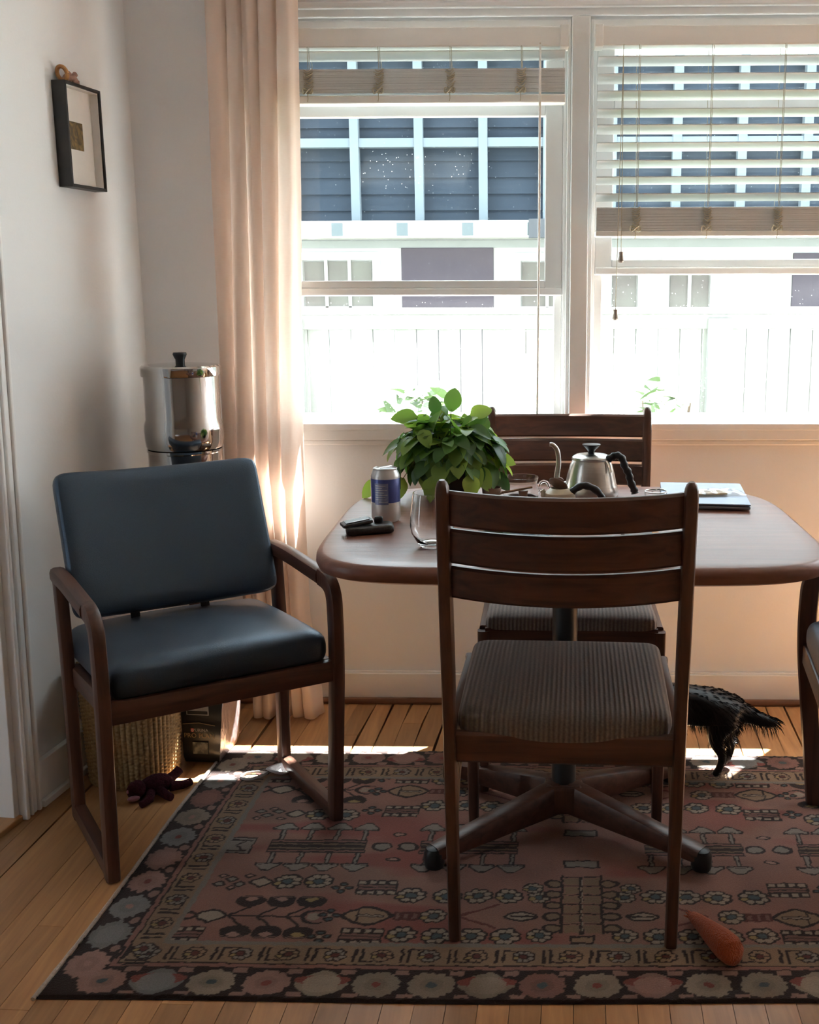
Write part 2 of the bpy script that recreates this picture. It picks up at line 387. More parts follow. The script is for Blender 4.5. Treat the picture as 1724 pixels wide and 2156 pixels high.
# ------------------------------------------------------------------ mesh builder
class MB:
    def __init__(s):
        s.v, s.f = [], []

    def add(s, vs, fs):
        o = len(s.v)
        s.v += [tuple(p) for p in vs]
        s.f += [tuple(i + o for i in f) for f in fs]
        return s

    def box(s, a, b, M=None):
        x0, y0, z0 = a; x1, y1, z1 = b
        vs = [Vector(p) for p in ((x0, y0, z0), (x1, y0, z0), (x1, y1, z0), (x0, y1, z0), (x0, y0, z1), (x1, y0, z1), (x1, y1, z1), (x0, y1, z1))]
        if M is not None:
            vs = [M @ p for p in vs]
        return s.add(vs, [(0, 3, 2, 1), (4, 5, 6, 7), (0, 1, 5, 4), (1, 2, 6, 5), (2, 3, 7, 6), (3, 0, 4, 7)])

    def loft(s, rings, caps=True, closed=False):
        n = len(rings[0])
        vs = [p for r in rings for p in r]
        fs = []
        m = len(rings)
        for i in range(m if closed else m - 1):
            a, b = i * n, ((i + 1) % m) * n
            for j in range(n):
                k = (j + 1) % n
                fs.append((a + j, a + k, b + k, b + j))
        if caps and not closed:
            fs.append(tuple(range(n))[::-1])
            fs.append(tuple(range((m - 1) * n, m * n)))
        return s.add(vs, fs)

    def tube(s, pts, r, n=8, caps=True):
        pts = [Vector(p) for p in pts]
        rs = r if isinstance(r, (list, tuple)) else [r] * len(pts)
        t0 = (pts[1] - pts[0]).normalized()
        a = t0.orthogonal().normalized()
        rings = []
        for i, p in enumerate(pts):
            t = (pts[min(i + 1, len(pts) - 1)] - pts[max(i - 1, 0)]).normalized()
            a = (a - t * a.dot(t)).normalized()
            b = t.cross(a)
            rings.append([p + (a * cos(2 * pi * j / n) + b * sin(2 * pi * j / n)) * rs[i] for j in range(n)])
        return s.loft(rings, caps)

    def sweep(s, pts, side, w, h, rd=0.006, closed=False):
        """rounded-rectangle bar along a planar path; w along `side`, h in the plane of the path"""
        pts = [Vector(p) for p in pts]
        side = Vector(side).normalized()
        N = len(pts)
        ws = w if isinstance(w, (list, tuple)) else [w] * N
        hs = h if isinstance(h, (list, tuple)) else [h] * N
        rings = []
        for i, p in enumerate(pts):
            if closed:
                a, b = pts[i - 1], pts[(i + 1) % N]
                d1, d2 = (p - a).normalized(), (b - p).normalized()
            else:
                d1 = (p - pts[max(i - 1, 0)]); d2 = (pts[min(i + 1, N - 1)] - p)
                if d1.length < 1e-9: d1 = d2
                if d2.length < 1e-9: d2 = d1
                d1, d2 = d1.normalized(), d2.normalized()
            t = (d1 + d2).normalized()
            k = 1 / max(0.5, t.dot(d1))
            nn = t.cross(side).normalized()
            hw, hh = ws[i] / 2, hs[i] / 2 * k
            q = min(rd, hw * 0.95, hs[i] / 2 * 0.95)
            ring = []
            for cx, cy, a0 in ((hw - q, hh - q, 0), (-hw + q, hh - q, 90), (-hw + q, -hh + q, 180), (hw - q, -hh + q, 270)):
                for d in (0, 45, 90):
                    an = radians(a0 + d)
                    ring.append(p + side * (cx + q * cos(an)) + nn * (cy + q * sin(an)))
            rings.append(ring)
        return s.loft(rings, not closed, closed)

    def lathe(s, prof, n=32, c=(0, 0, 0), caps=False):
        c = Vector(c)
        rings = [[c + Vector((r * cos(2 * pi * j / n), r * sin(2 * pi * j / n), z)) for j in range(n)] for r, z in prof]
        return s.loft(rings, caps)

    def prism(s, poly, z0, z1, M=None):
        n = len(poly)
        vs = [Vector((x, y, z0)) for x, y in poly] + [Vector((x, y, z1)) for x, y in poly]
        if M is not None:
            vs = [M @ p for p in vs]
        fs = [tuple(range(n))[::-1], tuple(range(n, 2 * n))] + [(j, (j + 1) % n, n + (j + 1) % n, n + j) for j in range(n)]
        return s.add(vs, fs)

    def grid(s, fn, nu, nv, closed_u=False):
        vs = [fn(i / nu, j / nv) for j in range(nv + 1) for i in range(nu + (0 if closed_u else 1))]
        w = nu if closed_u else nu + 1
        fs = []
        for j in range(nv):
            for i in range(nu):
                k = (i + 1) % w
                fs.append((j * w + i, j * w + k, (j + 1) * w + k, (j + 1) * w + i))
        return s.add(vs, fs)

    def rbox(s, size, r, n=(8, 8, 4), crown=0.0, M=None, warp=None):
        """rounded box about the origin with an optional crown on its top"""
        hx, hy, hz = [d / 2 for d in size]
        bm = bmesh.new()
        idx = {}
        nx, ny, nz = n

        def vert(i, j, k):
            key = (i, j, k)
            if key in idx:
                return idx[key]
            p = Vector((-hx + 2 * hx * i / nx, -hy + 2 * hy * j / ny, -hz + 2 * hz * k / nz))
            q = Vector((max(-hx + r, min(hx - r, p.x)), max(-hy + r, min(hy - r, p.y)), max(-hz + r, min(hz - r, p.z))))
            d = p - q
            if d.length > 1e-9:
                p = q + d.normalized() * r
            if crown and p.z > 0:
                p.z += crown * max(0, 1 - (p.x / hx) ** 2) ** 0.7 * max(0, 1 - (p.y / hy) ** 2) ** 0.7
            if warp:
                p = warp(p)
            if M is not None:
                p = M @ p
            idx[key] = len(vs); vs.append(p)
            return idx[key]
        vs, fs = [], []
        for i in range(nx):
            for j in range(ny):
                fs.append((vert(i, j, 0), vert(i, j + 1, 0), vert(i + 1, j + 1, 0), vert(i + 1, j, 0)))
                fs.append((vert(i, j, nz), vert(i + 1, j, nz), vert(i + 1, j + 1, nz), vert(i, j + 1, nz)))
        for i in range(nx):
            for k in range(nz):
                fs.append((vert(i, 0, k), vert(i + 1, 0, k), vert(i + 1, 0, k + 1), vert(i, 0, k + 1)))
                fs.append((vert(i, ny, k), vert(i, ny, k + 1), vert(i + 1, ny, k + 1), vert(i + 1, ny, k)))
        for j in range(ny):
            for k in range(nz):
                fs.append((vert(0, j, k), vert(0, j, k + 1), vert(0, j + 1, k + 1), vert(0, j + 1, k)))
                fs.append((vert(nx, j, k), vert(nx, j + 1, k), vert(nx, j + 1, k + 1), vert(nx, j, k + 1)))
        bm.free()
        return s.add(vs, fs)

    def ball(s, c, r, n=14, m=9, M=None, noise=0.0):
        c = Vector(c)
        rr = r if isinstance(r, (tuple, list)) else (r, r, r)
        rings = []
        for i in range(m + 1):
            a = -pi / 2 + pi * (i + 0.0) / m
            a = max(-pi / 2 + 0.05, min(pi / 2 - 0.05, a))
            ring = []
            for j in range(n):
                k = 1 + random.uniform(-noise, noise)
                p = Vector((rr[0] * cos(a) * cos(2 * pi * j / n), rr[1] * cos(a) * sin(2 * pi * j / n), rr[2] * sin(a))) * k
                if M is not None:
                    p = M @ p
                ring.append(c + p)
            rings.append(ring)
        return s.loft(rings, True)

    def mesh(s, name, smooth=True):
        me = bpy.data.meshes.new(name)
        me.from_pydata(s.v, [], s.f)
        me.update()
        bm = bmesh.new(); bm.from_mesh(me)
        bmesh.ops.recalc_face_normals(bm, faces=bm.faces)
        bm.to_mesh(me); bm.free()
        if smooth:
            me.shade_smooth()
            me.set_sharp_from_angle(angle=radians(38))
        return me

    def obj(s, name, mat, parent=None, smooth=True, bevel=0.0, label=None, kind=None, sub=0):
        o = bpy.data.objects.new(name, s.mesh(name, smooth))
        COL.objects.link(o)
        if mat is not None:
            o.data.materials.append(mat)
        o.parent = parent
        if bevel:
            b = o.modifiers.new('bevel', 'BEVEL'); b.width = bevel; b.segments = 2; b.limit_method = 'ANGLE'; b.angle_limit = radians(40)
        if sub:
            b = o.modifiers.new('subsurf', 'SUBSURF'); b.levels = sub; b.render_levels = sub
        if label:
            o['label'] = label
        if kind:
            o['kind'] = kind
        return o


def tag(o, label, cat, group=None, kind=None):
    o['label'] = label
    o['category'] = cat
    if group: o['group'] = group
    if kind: o['kind'] = kind
    return o


def thing(name, label, cat, loc=(0, 0, 0), rz=0.0, group=None):
    o = bpy.data.objects.new(name, None)
    o.empty_display_size = 0.05
    COL.objects.link(o)
    o.location = loc
    o.rotation_euler = (0, 0, rz)
    return tag(o, label, cat, group)


def struct_root(name, label=None):
    o = bpy.data.objects.new(name, None)
    o.empty_display_size = 0.05
    COL.objects.link(o)
    o['kind'] = 'structure'
    if label: o['label'] = label
    return o


def struct(name, mb, mat, bevel=0.0, smooth=False, label=None):
    o = mb.obj(name, mat, None, smooth=smooth, bevel=bevel)
    o['kind'] = 'structure'
    if label: o['label'] = label
    return o


def copy_tree(o, parent=None):
    c = o.copy(); COL.objects.link(c)
    if parent is not None:
        c.parent = parent
    for ch in list(o.children):
        copy_tree(ch, c)
    return c


def text_obj(name, body, size, mat, parent, M, extrude=0.0003, align='CENTER'):
    cu = bpy.data.curves.new(name, 'FONT')
    cu.body = body; cu.size = size; cu.extrude = extrude; cu.align_x = align; cu.align_y = 'CENTER'; cu.resolution_u = 3
    to = bpy.data.objects.new(name + '_source', cu)
    COL.objects.link(to)
    dg = bpy.context.evaluated_depsgraph_get()
    me = bpy.data.meshes.new_from_object(to.evaluated_get(dg))
    bpy.data.objects.remove(to)
    me.transform(M)
    o = bpy.data.objects.new(name, me)
    COL.objects.link(o)
    me.materials.clear(); me.materials.append(mat)
    o.parent = parent
    return o


def fillet(pts, rad, n=6):
    pts = [Vector(p) for p in pts]
    out = [pts[0]]
    for i in range(1, len(pts) - 1):
        p, a, b = pts[i], pts[i - 1], pts[i + 1]
        r = rad[i - 1] if isinstance(rad, (list, tuple)) else rad
        d1, d2 = (a - p).normalized(), (b - p).normalized()
        s, e = p + d1 * r, p + d2 * r
        for k in range(n + 1):
            t = k / n
            out.append(s * (1 - t) ** 2 + p * 2 * t * (1 - t) + e * t * t)
    out.append(pts[-1])
    return out


def spline(pts, n=6):
    """Catmull-Rom through pts"""
    P = [Vector(p) for p in pts]
    P = [P[0] * 2 - P[1]] + P + [P[-1] * 2 - P[-2]]
    out = []
    for i in range(1, len(P) - 2):
        for k in range(n):
            t = k / n
            a, b, c, d = P[i - 1], P[i], P[i + 1], P[i + 2]
            out.append(0.5 * ((2 * b) + (c - a) * t + (2 * a - 5 * b + 4 * c - d) * t * t + (3 * b - a - 3 * c + d) * t ** 3))
    out.append(P[-2])
    return out


def lin(x, xs, ys):
    return float(np.interp(x, xs, ys))


# ================================================================== THE ROOM
WY = 3.25                      # inner face of the window wall
ROOM_Z = 2.46
CORNER = Vector((-1.123, WY, 0))
DL = Vector((-0.1405, -0.9901, 0)).normalized()     # along the left wall, away from the corner
NL = Vector((0.9901, -0.1405, 0)).normalized()      # into the room


def lw(s, off, z):             # a point on the left wall: s from the corner, off into the room
    return CORNER + DL * s + NL * off + Vector((0, 0, z))


def lwbox(mb, s0, s1, o0, o1, z0, z1, lean=0.0):
    vs = []
    for z in (z0, z1):
        for s, o in ((s0, o0), (s1, o0), (s1, o1), (s0, o1)):
            vs.append(lw(s - lean * z, o, z))
    mb.add(vs, [(0, 3, 2, 1), (4, 5, 6, 7), (0, 1, 5, 4), (1, 2, 6, 5), (2, 3, 7, 6), (3, 0, 4, 7)])


OPEN = (0.873, 1.985)
WX = ((-0.738, 0.117), (0.170, 1.062))
ADDED_WIN = (1.28, 2.62)  # unseen window to the right, added to light the room
mb = MB()
mb.box((-1.4, WY, 0), (2.9, WY + 0.16, OPEN[0] - 0.02))
mb.box((-1.4, WY, OPEN[1]), (2.9, WY + 0.16, 2.6))
mb.box((-1.4, WY, OPEN[0] - 0.02), (WX[0][0], WY + 0.16, OPEN[1]))
mb.box((WX[1][1], WY, OPEN[0] - 0.02), (ADDED_WIN[0], WY + 0.16, OPEN[1])); mb.box((ADDED_WIN[1], WY, OPEN[0] - 0.02), (2.9, WY + 0.16, OPEN[1])); mb.box((ADDED_WIN[0], WY, OPEN[0] - 0.02), (ADDED_WIN[1], WY + 0.16, OPEN[0]))
mb.box((WX[0][1], WY + 0.005, OPEN[0] - 0.02), (WX[1][0], WY + 0.16, OPEN[1]))
struct('wall_back', mb, plaster)

mb = MB()
lwbox(mb, -0.2, 0.745, -0.12, 0, 0, 2.6)
lwbox(mb, 0.745, 1.68, -0.12, 0, 2.06, 2.6)
lwbox(mb, 1.68, 7.7, -0.12, 0, 0, 2.6)
struct('wall_left', mb, plaster)
FRONT = -4.2
mb = MB().box((2.7, FRONT, 0), (2.82, WY + 0.1, 2.6))
struct('wall_right', mb, plaster)
mb = MB(); mb.box((-2.6, FRONT - 0.12, 0), (2.82, FRONT, 2.6))
struct('wall_front', mb, plaster)
mb = MB(); mb.box((-2.9, FRONT - 0.1, ROOM_Z), (2.9, WY + 0.16, ROOM_Z + 0.1)); struct('ceiling', mb, ceil_m)

struct('wall_sky_block', MB().box((-3.0, FRONT - 0.1, 2.72), (2.95, WY + 0.16, 6.2)), house_dark, label='unseen upper storey added to cut sky light in the yard')  # unseen block, added to keep sky light off the fence

# hall seen through the doorway, dim
mb = MB()
mb.box((-2.9, 1.2, 0), (-2.8, 2.9, 2.6)); mb.box((-2.9, 2.78, 0), (-1.33, 2.9, 2.6)); mb.box((-2.9, 0.9, 0), (-1.62, 1.0, 2.6))
mb.box((-2.9, 0.9, 2.46), (-1.35, 2.9, 2.55))
struct('wall_hall', mb, plaster)

# floor with single boards
floor = struct('floor', MB().box((-2.9, FRONT - 0.1, -0.12), (2.9, WY + 0.16, -0.022)), sub_floor)
BA = math.atan(0.047)
random.seed(11)
BW = 0.0572
Rb = Matrix.Rotation(-BA, 4, 'Z')
back = MB()
for i in range(-29, 40):
    x0 = i * BW
    y = 1.25 - random.uniform(0, .8)
    first = True
    while y < WY + 0.25:
        y1 = y + random.uniform(0.6, 1.7)
        ya, yb = y, min(y1, WY + 0.2) - 0.0012
        if yb - ya > 0.05:
            m = MB().box((x0 + 0.0006, ya, -0.021), (x0 + BW - 0.0006, yb, 0.0), M=Rb)
            # keep the boards inside the room
            xm = (Rb @ Vector((x0, (ya + yb) / 2, 0))).x
            if -1.75 < xm < 2.6:
                vs = [(v[0], min(v[1], WY), v[2]) for v in m.v]
                m.v = vs
                if max(v[1] for v in vs) - min(v[1] for v in vs) > 0.03:
                    m.obj('floorboard', floor_wood, floor, smooth=False)
        y = y1
for i in range(-50, 46):
    back.box((i * BW + 0.0006, FRONT, -0.021), (i * BW + BW - 0.0006, 1.25 - 0.85, 0.0), M=Rb)
    back.box((i * BW + 0.0006, 0.402, -0.0225), (i * BW + BW - 0.0006, 1.3, -0.001), M=Rb)
bo = back.obj('floorboards_behind', floor_wood, floor, smooth=False, kind='stuff')

# baseboards
mb = MB().box((-1.11, WY - 0.016, 0.012), (2.7, WY, 0.096)); mb.box((-1.11, WY - 0.010, 0.096), (2.7, WY, 0.102))
bb = struct('baseboard_back', mb, trim_m, bevel=0.002)
MB().sweep([(-1.11, WY - 0.022, 0.010), (2.7, WY - 0.022, 0.010)], (0, 1, 0), 0.02, 0.02, 0.009).obj('shoe_moulding', shoe_m, bb)
mb = MB(); lwbox(mb, 0.02, 0.735, 0, 0.016, 0.0, 0.115); lwbox(mb, 0.02, 0.735, 0.016, 0.028, 0.0, 0.018)
struct('baseboard_left', mb, trim_m, bevel=0.002)

# door casing and jamb on the left wall (the house leans a little)
LEAN = 0.034
t1 = struct_root('trim_1', 'white fluted door casing at the left edge')
for s0, s1, o in ((0.742, 0.754, 0.026), (0.754, 0.773, 0.020), (0.773, 0.781, 0.024), (0.781, 0.793, 0.018), (0.793, 0.806, 0.026)):
    mb = MB(); lwbox(mb, s0, s1, 0, o, 0.0, 2.16, LEAN); mb.obj('casing_board', trim_m, t1, smooth=False, bevel=0.004)
mb = MB(); lwbox(mb, 0.806, 0.826, -0.14, 0.004, 0.014, 2.10, LEAN); mb.obj('jamb', trim_m, t1, smooth=False, bevel=0.002)
mb = MB(); lwbox(mb, 0.826, 0.838, -0.095, -0.055, 0.014, 2.10, LEAN); mb.obj('door_stop', trim_m, t1, smooth=False, bevel=0.002)
mb = MB(); lwbox(mb, 0.66, 1.86, 0, 0.024, 2.07, 2.19); mb.obj('head_casing', trim_m, t1, smooth=False, bevel=0.004)
mb = MB(); lwbox(mb, 1.68, 1.80, 0, 0.022, 0, 2.07); mb.obj('casing_board', trim_m, t1, smooth=False, bevel=0.004)
mb = MB(); lwbox(mb, 0.80, 1.72, -0.15, 0.012, -0.015, 0.014)
struct('trim_2', mb, floor_wood, bevel=0.003, label='wooden threshold in the doorway')

# window trim
t3 = struct_root('trim_3', 'white moulded casing around the two windows')
YC = WY - 0.014
mb = MB().box((-0.84, YC, 1.992), (1.19, WY, 2.055)); mb.obj('head_casing', trim_m, t3, False, 0.003)
mb = MB().box((-0.86, YC - 0.014, 2.012), (1.21, WY, 2.03)); mb.obj('head_moulding', trim_m, t3, False, 0.005)
mb = MB().box((-0.88, YC - 0.022, 2.055), (1.23, WY, 2.085)); mb.obj('cap_moulding', trim_m, t3, False, 0.006)
MB().box((WX[0][1] + 0.001, YC, 0.84), (WX[1][0] - 0.001, WY + 0.02, 1.992)).obj('mullion_casing', trim_m, t3, False, 0.003)
MB().box((-0.84, YC, 0.84), (WX[0][0] - 0.004, WY, 1.992)).obj('side_casing', trim_m, t3, False, 0.003)
MB().box((WX[1][1] + 0.004, YC, 0.84), (1.19, WY, 1.992)).obj('side_casing', trim_m, t3, False, 0.003)
MB().box((-0.86, YC - 0.004, 0.822), (1.21, WY, 0.858)).obj('apron', trim_m, t3, False, 0.003)
MB().box((-0.84, YC + 0.004, 0.806), (1.19, WY, 0.822)).obj('apron_moulding', trim_m, t3, False, 0.004)

random.seed(5)


def window(n, x0, x1, up):
    # up: how much higher the sashes meet than in the left window
    root = struct_root('window_%d' % n)
    z0, z1 = OPEN
    # jamb liner in steps
    mb = MB()
    for a, b, ya, yb in ((0, 0.010, WY - 0.004, WY + 0.13), (0.010, 0.020, WY + 0.02, WY + 0.13)):
        mb.box((x0 + a, ya, z0), (x0 + b, yb, z1)); mb.box((x1 - b, ya, z0), (x1 - a, yb, z1))
    mb.box((x0, WY - 0.002, z1 - 0.02), (x1, WY + 0.13, z1))
    mb.obj('jamb', trim_m, root, False, 0.002)
    # stool and outer sill
    mb = MB().box((x0, YC - 0.006, z0 - 0.022), (x1, WY + 0.13, z0))
    mb.obj('stool', trim_m, root, False, 0.003)
    mb = MB(); mb.prism([(WY + 0.13, z0 - 0.022), (WY + 0.30, z0 - 0.06), (WY + 0.30, z0 - 0.03), (WY + 0.13, z0 + 0.01)], x0 - 0.02, x1 + 0.02,
                        M=Matrix(((0, 0, 1, 0), (1, 0, 0, 0), (0, 1, 0, 0), (0, 0, 0, 1))))
    mb.obj('outer_sill', house_white, root, False, 0.002)
    # upper sash, inner track
    xa, xb = x0 + 0.020, x1 - 0.020
    ya, yb = WY + 0.030, WY + 0.062
    st = 0.050
    MB().box((xa, ya, 1.246 + up), (xa + st, yb, 1.97)).obj('sash_stile', trim_m, root, False, 0.003)
    MB().box((xb - st, ya, 1.246 + up), (xb, yb, 1.97)).obj('sash_stile', trim_m, root, False, 0.003)
    MB().box((xa + st, ya, 1.262 + up), (xb - st, yb, 1.284 + up)).obj('sash_rail', trim_m, root, False, 0.003)
    MB().box((xa, ya - 0.010, 1.240 + up), (xb, yb, 1.262 + up)).obj('meeting_rail', trim_m, root, False, 0.004)
    MB().box((xa + st, ya, 1.738), (xb - st, yb, 1.785)).obj('sash_rail', trim_m, root, False, 0.003)
    MB().box((xa + st, ya, 1.93), (xb - st, yb, 1.97)).obj('sash_rail', trim_m, root, False, 0.003)
    MB().box((xa + st - 0.004, ya + 0.014, 1.280 + up), (xb - st + 0.004, ya + 0.017, 1.742)).obj('pane', pane_m, root, False)
    MB().box((xa + st - 0.004, ya + 0.014, 1.781), (xb - st + 0.004, ya + 0.017, 1.934)).obj('pane', pane_m, root, False)
    # lower sash, outer track
    ya, yb = WY + 0.042, WY + 0.062
    st = 0.024
    MB().box((xa, ya, 0.873), (xa + st, yb, 1.246 + up)).obj('sash_stile', trim_m, root, False, 0.003)
    MB().box((xb - st, ya, 0.873), (xb, yb, 1.246 + up)).obj('sash_stile', trim_m, root, False, 0.003)
    MB().box((xa + st, ya, 0.873), (xb - st, yb, 0.895)).obj('sash_rail', trim_m, root, False, 0.003)
    MB().box((xa + st - 0.004, ya + 0.012, 0.891), (xb - st + 0.004, ya + 0.015, 1.243 + up)).obj('pane', pane_m, root, False)
    return root


def added_window(n, a, b, z0, z1):
    root = struct_root('window_%d' % n)
    def bx(p, q, r0, r1, nm='frame', mat=trim_m):
        return MB().box((p, WY + 0.04, r0), (q, WY + 0.09, r1)).obj(nm, mat, root, False, 0.002)
    t = 0.045
    bx(a, a + t, z0, z1); bx(b - t, b, z0, z1); bx(a + t, b - t, z0, z0 + t); bx(a + t, b - t, z1 - t, z1); bx((a + b) / 2 - t / 2, (a + b) / 2 + t / 2, z0 + t, z1 - t, 'mullion')


added_window(3, *ADDED_WIN, *OPEN)
w1 = window(1, *WX[0], 0.0)
w2 = window(2, *WX[1], 0.058)

# unseen eave over the windows, sized to clip the sun
mb = MB().box((-3, WY + 0.16, 2.60), (1.22, WY + 0.412, 2.615)); mb.box((-3, WY + 0.446, 2.60), (1.22, WY + 0.54, 2.615)); mb.box((-3, WY + 0.525, 2.58), (1.22, WY + 0.55, 2.70))
for xa_, xb_ in ((-3, -0.19), (0.125, 0.475), (0.55, 1.22)):        # soffit strip, slots added to cast sun streaks on the floor
    mb.box((xa_, WY + 0.412, 2.60), (xb_, WY + 0.446, 2.615))
struct('trim_4', mb, house_white, label='unseen roof overhang sized and slotted to shape the sun')


# ------------------------------------------------------------------ blinds
def add_cord(mb, x, z0, z1, y, r=0.0011, wob=0.0):
    mb.tube([(x + wob * sin(k * 1.3), y, z0 + (z1 - z0) * k / 8) for k in range(9)], r, 5)


def knot_mb(x, y, z, flip=1):
    m = MB()
    pts = []
    for k in range(25):
        a = 2 * pi * k / 24
        pts.append((x + flip * 0.014 * sin(a), y - 0.004 + 0.003 * cos(3 * a), z + 0.007 * sin(2 * a)))
    m.tube(pts, 0.0018, 5)
    m.tube([(x, y - 0.003, z - 0.004), (x + 0.001, y - 0.004, z - 0.02), (x - 0.001, y - 0.003, z - 0.028)], 0.0012, 5)
    return m


YB = 3.205


def blind(x0, x1, label, n_open, z_open0, dz, z_stack, z_stack0, z_rail0, z_rail1, cords, name='window_blind'):
    root = thing(name, label, 'blind', ((x0 + x1) / 2, YB, 1.95), 0, 'window blinds')
    cx = (x0 + x1) / 2
    P = lambda x, y, z: (x - cx, y - YB, z - 1.95)
    MB().box(P(x0, YB - 0.028, 1.903), P(x1, YB + 0.028, 1.953)).obj('headrail', blind_m, root, False, 0.003)
    for xe in (x0, x1):
        s = 1 if xe == x0 else -1
        MB().box(P(xe - 0.004, YB - 0.033, 1.900), P(xe + 0.018 * s if s > 0 else xe + 0.004, YB + 0.03, 1.957) if s > 0 else P(xe + 0.004, YB + 0.03, 1.957)).obj('bracket', blind_m, root, False, 0.002) if s > 0 else \
            MB().box(P(xe - 0.020, YB - 0.033, 1.900), P(xe + 0.004, YB + 0.03, 1.957)).obj('bracket', blind_m, root, False, 0.002)
    # one slat mesh shared by all
    w = x1 - x0 - 0.012
    sl = MB()
    prof = [(-0.025, -0.0004), (-0.012, 0.0012), (0, 0.0018), (0.012, 0.0012), (0.025, -0.0004)]
    ring = [(y, z + 0.0014) for y, z in prof] + [(y, z - 0.0014) for y, z in prof[::-1]]
    sl.loft([[Vector((xx, y, z)) for y, z in ring] for xx in (-w / 2, w / 2)], True)
    first = None

    def put(z, tilt, sag=0.0):
        nonlocal first
        if first is None:
            first = sl.obj('slat', slat_m, root, True)
            o = first
        else:
            o = first.copy(); COL.objects.link(o); o.parent = root
        o.location = P(cx, YB, z)
        o.rotation_euler = (tilt, sag, 0)
    for i in range(n_open):
        put(z_open0 - dz * i + random.uniform(-.0012, .0012), radians(-20 + random.uniform(-2, 2)), random.uniform(-.001, .001))
    ns = int((z_stack - z_stack0) / 0.0031)
    for i in range(ns):
        put(z_stack0 + 0.0016 + 0.0031 * i, radians(random.uniform(-.5, .5)))
    MB().box(P(x0 + 0.004, YB - 0.026, z_rail0), P(x1 - 0.004, YB + 0.026, z_rail1)).obj('bottom_rail', blind_m, root, False, 0.003)
    for c in cords:
        for dy in (-0.027, 0.027):
            MB().tube([P(c + 0.002 * sin(k * .9) * (dy > 0), YB + dy, z_stack + (1.905 - z_stack) * k / 6) for k in range(7)], 0.0009, 5).obj('ladder_cord', cord_m, root)
        MB().tube([P(c + 0.004, YB - 0.024, z_stack), P(c + 0.004, YB - 0.024, 1.905)], 0.0008, 5).obj('lift_cord', cord_m, root)
        # bunched ladder loops on the face of the stack
        m = MB()
        for k in range(11):
            zz = z_stack0 + (z_stack - z_stack0) * (k + .5) / 11
            m.tube(spline([P(c - 0.011 + random.uniform(-.003, .003), YB - 0.027, zz), P(c + random.uniform(-.004, .004), YB - 0.032, zz - 0.005),
                           P(c + 0.011 + random.uniform(-.003, .003), YB - 0.027, zz + 0.003)], 3), 0.0017, 4)
        m.obj('ladder_loops', cord_m, root)
        k = knot_mb(*P(c - 0.002, YB - 0.030, z_stack0 + 0.004), random.choice((-1, 1)))
        k.obj('cord_knot', cord_m, root)
    return root, P


LC = (-0.602, -0.409, -0.214, -0.021)
lb, P1 = blind(-0.728, 0.104, 'raised white slatted blind bunched at the top of the left window', 1, 1.885, 0.02, 1.848, 1.786, 1.758, 1.780, LC)
MB().tube([P1(0.030, 3.165, 1.905), P1(0.029, 3.166, 1.4), P1(0.025, 3.168, 0.87)], 0.0032, 8).obj('tilt_wand', blind_m, lb)
MB().tube([P1(0.030, 3.176, 1.91), P1(0.030, 3.165, 1.905), P1(0.030, 3.165, 1.895)], 0.002, 6).obj('wand_hook', cord_m, lb)
RC = (0.298, 0.495, 0.690, 0.885)
rb, P2 = blind(0.182, 1.052, 'half lowered white slatted blind with open slats in the right window', 9, 1.868, 0.0447, 1.482, 1.419, 1.402, 1.418, RC)
for x, zb in ((0.2575, 1.345), (0.2445, 1.187)):
    m = MB(); add_cord(m, 0, 0, 0, 0) if False else None
    m.tube([P2(0.255, 3.172, 1.905), P2(x, 3.168, zb + 0.012)], 0.0010, 5)
    c = m.obj('pull_cord', cord_m, rb)
    MB().lathe([(0.0001, 0.016), (0.0062, 0.015), (0.0052, 0.006), (0.0082, -0.010), (0.006, -0.014), (0.0001, -0.014)], 12, P2(x, 3.168, zb)).obj('tassel', tassel_m, c)

# small round sticker on the left window
MB().lathe([(0.0001, 0), (0.0255, 0), (0.0255, 0.0006), (0.0001, 0.0006)], 32).obj('window_sticker', film_m)
st = bpy.data.objects['window_sticker']
st.location = (-0.628, WY + 0.0425, 1.428); st.rotation_euler = (radians(90), 0, 0)
tag(st, 'round clear sticker on left window glass beside the curtain', 'sticker')

# ------------------------------------------------------------------ curtain
ZS = [0.0, 0.32, 0.61, 0.74, 0.92, 1.14, 1.27, 1.52, 2.0, 2.44]
XLc = [-0.80, -0.815, -0.84, -0.853, -0.855, -0.854, -0.854, -0.853, -0.849, -0.847]
XRc = [-0.592, -0.634, -0.640, -0.640, -0.638, -0.634, -0.630, -0.622, -0.612, -0.605]


def curtain_pt(u, v):
    z = 0.012 + v * 2.42
    xl, xr = lin(z, ZS, XLc) * 1.028, lin(z, ZS, XRc) * 1.02
    ph = 2 * pi * 5.3 * (u + 0.10 * (1 - v) ** 1.5 * sin(pi * u)) + 0.8 * sin(2.1 * v + 9 * u)
    amp = 0.030 + 0.012 * (1 - v) + 0.008 * sin(7 * u + 3 * v)
    s = sin(ph)
    y = 3.138 + 0.62 * amp * (abs(s) ** 0.75) * (1 if s > 0 else -1) + 0.006 * sin(13 * u + 5 * v) - 0.03 * (1 - v) ** 3
    x = xl + (xr - xl) * (u + 0.034 * cos(ph) + 0.012 * cos(2.3 * ph))
    if v < 0.02:
        y -= 0.012
    return Vector((x, y, z))


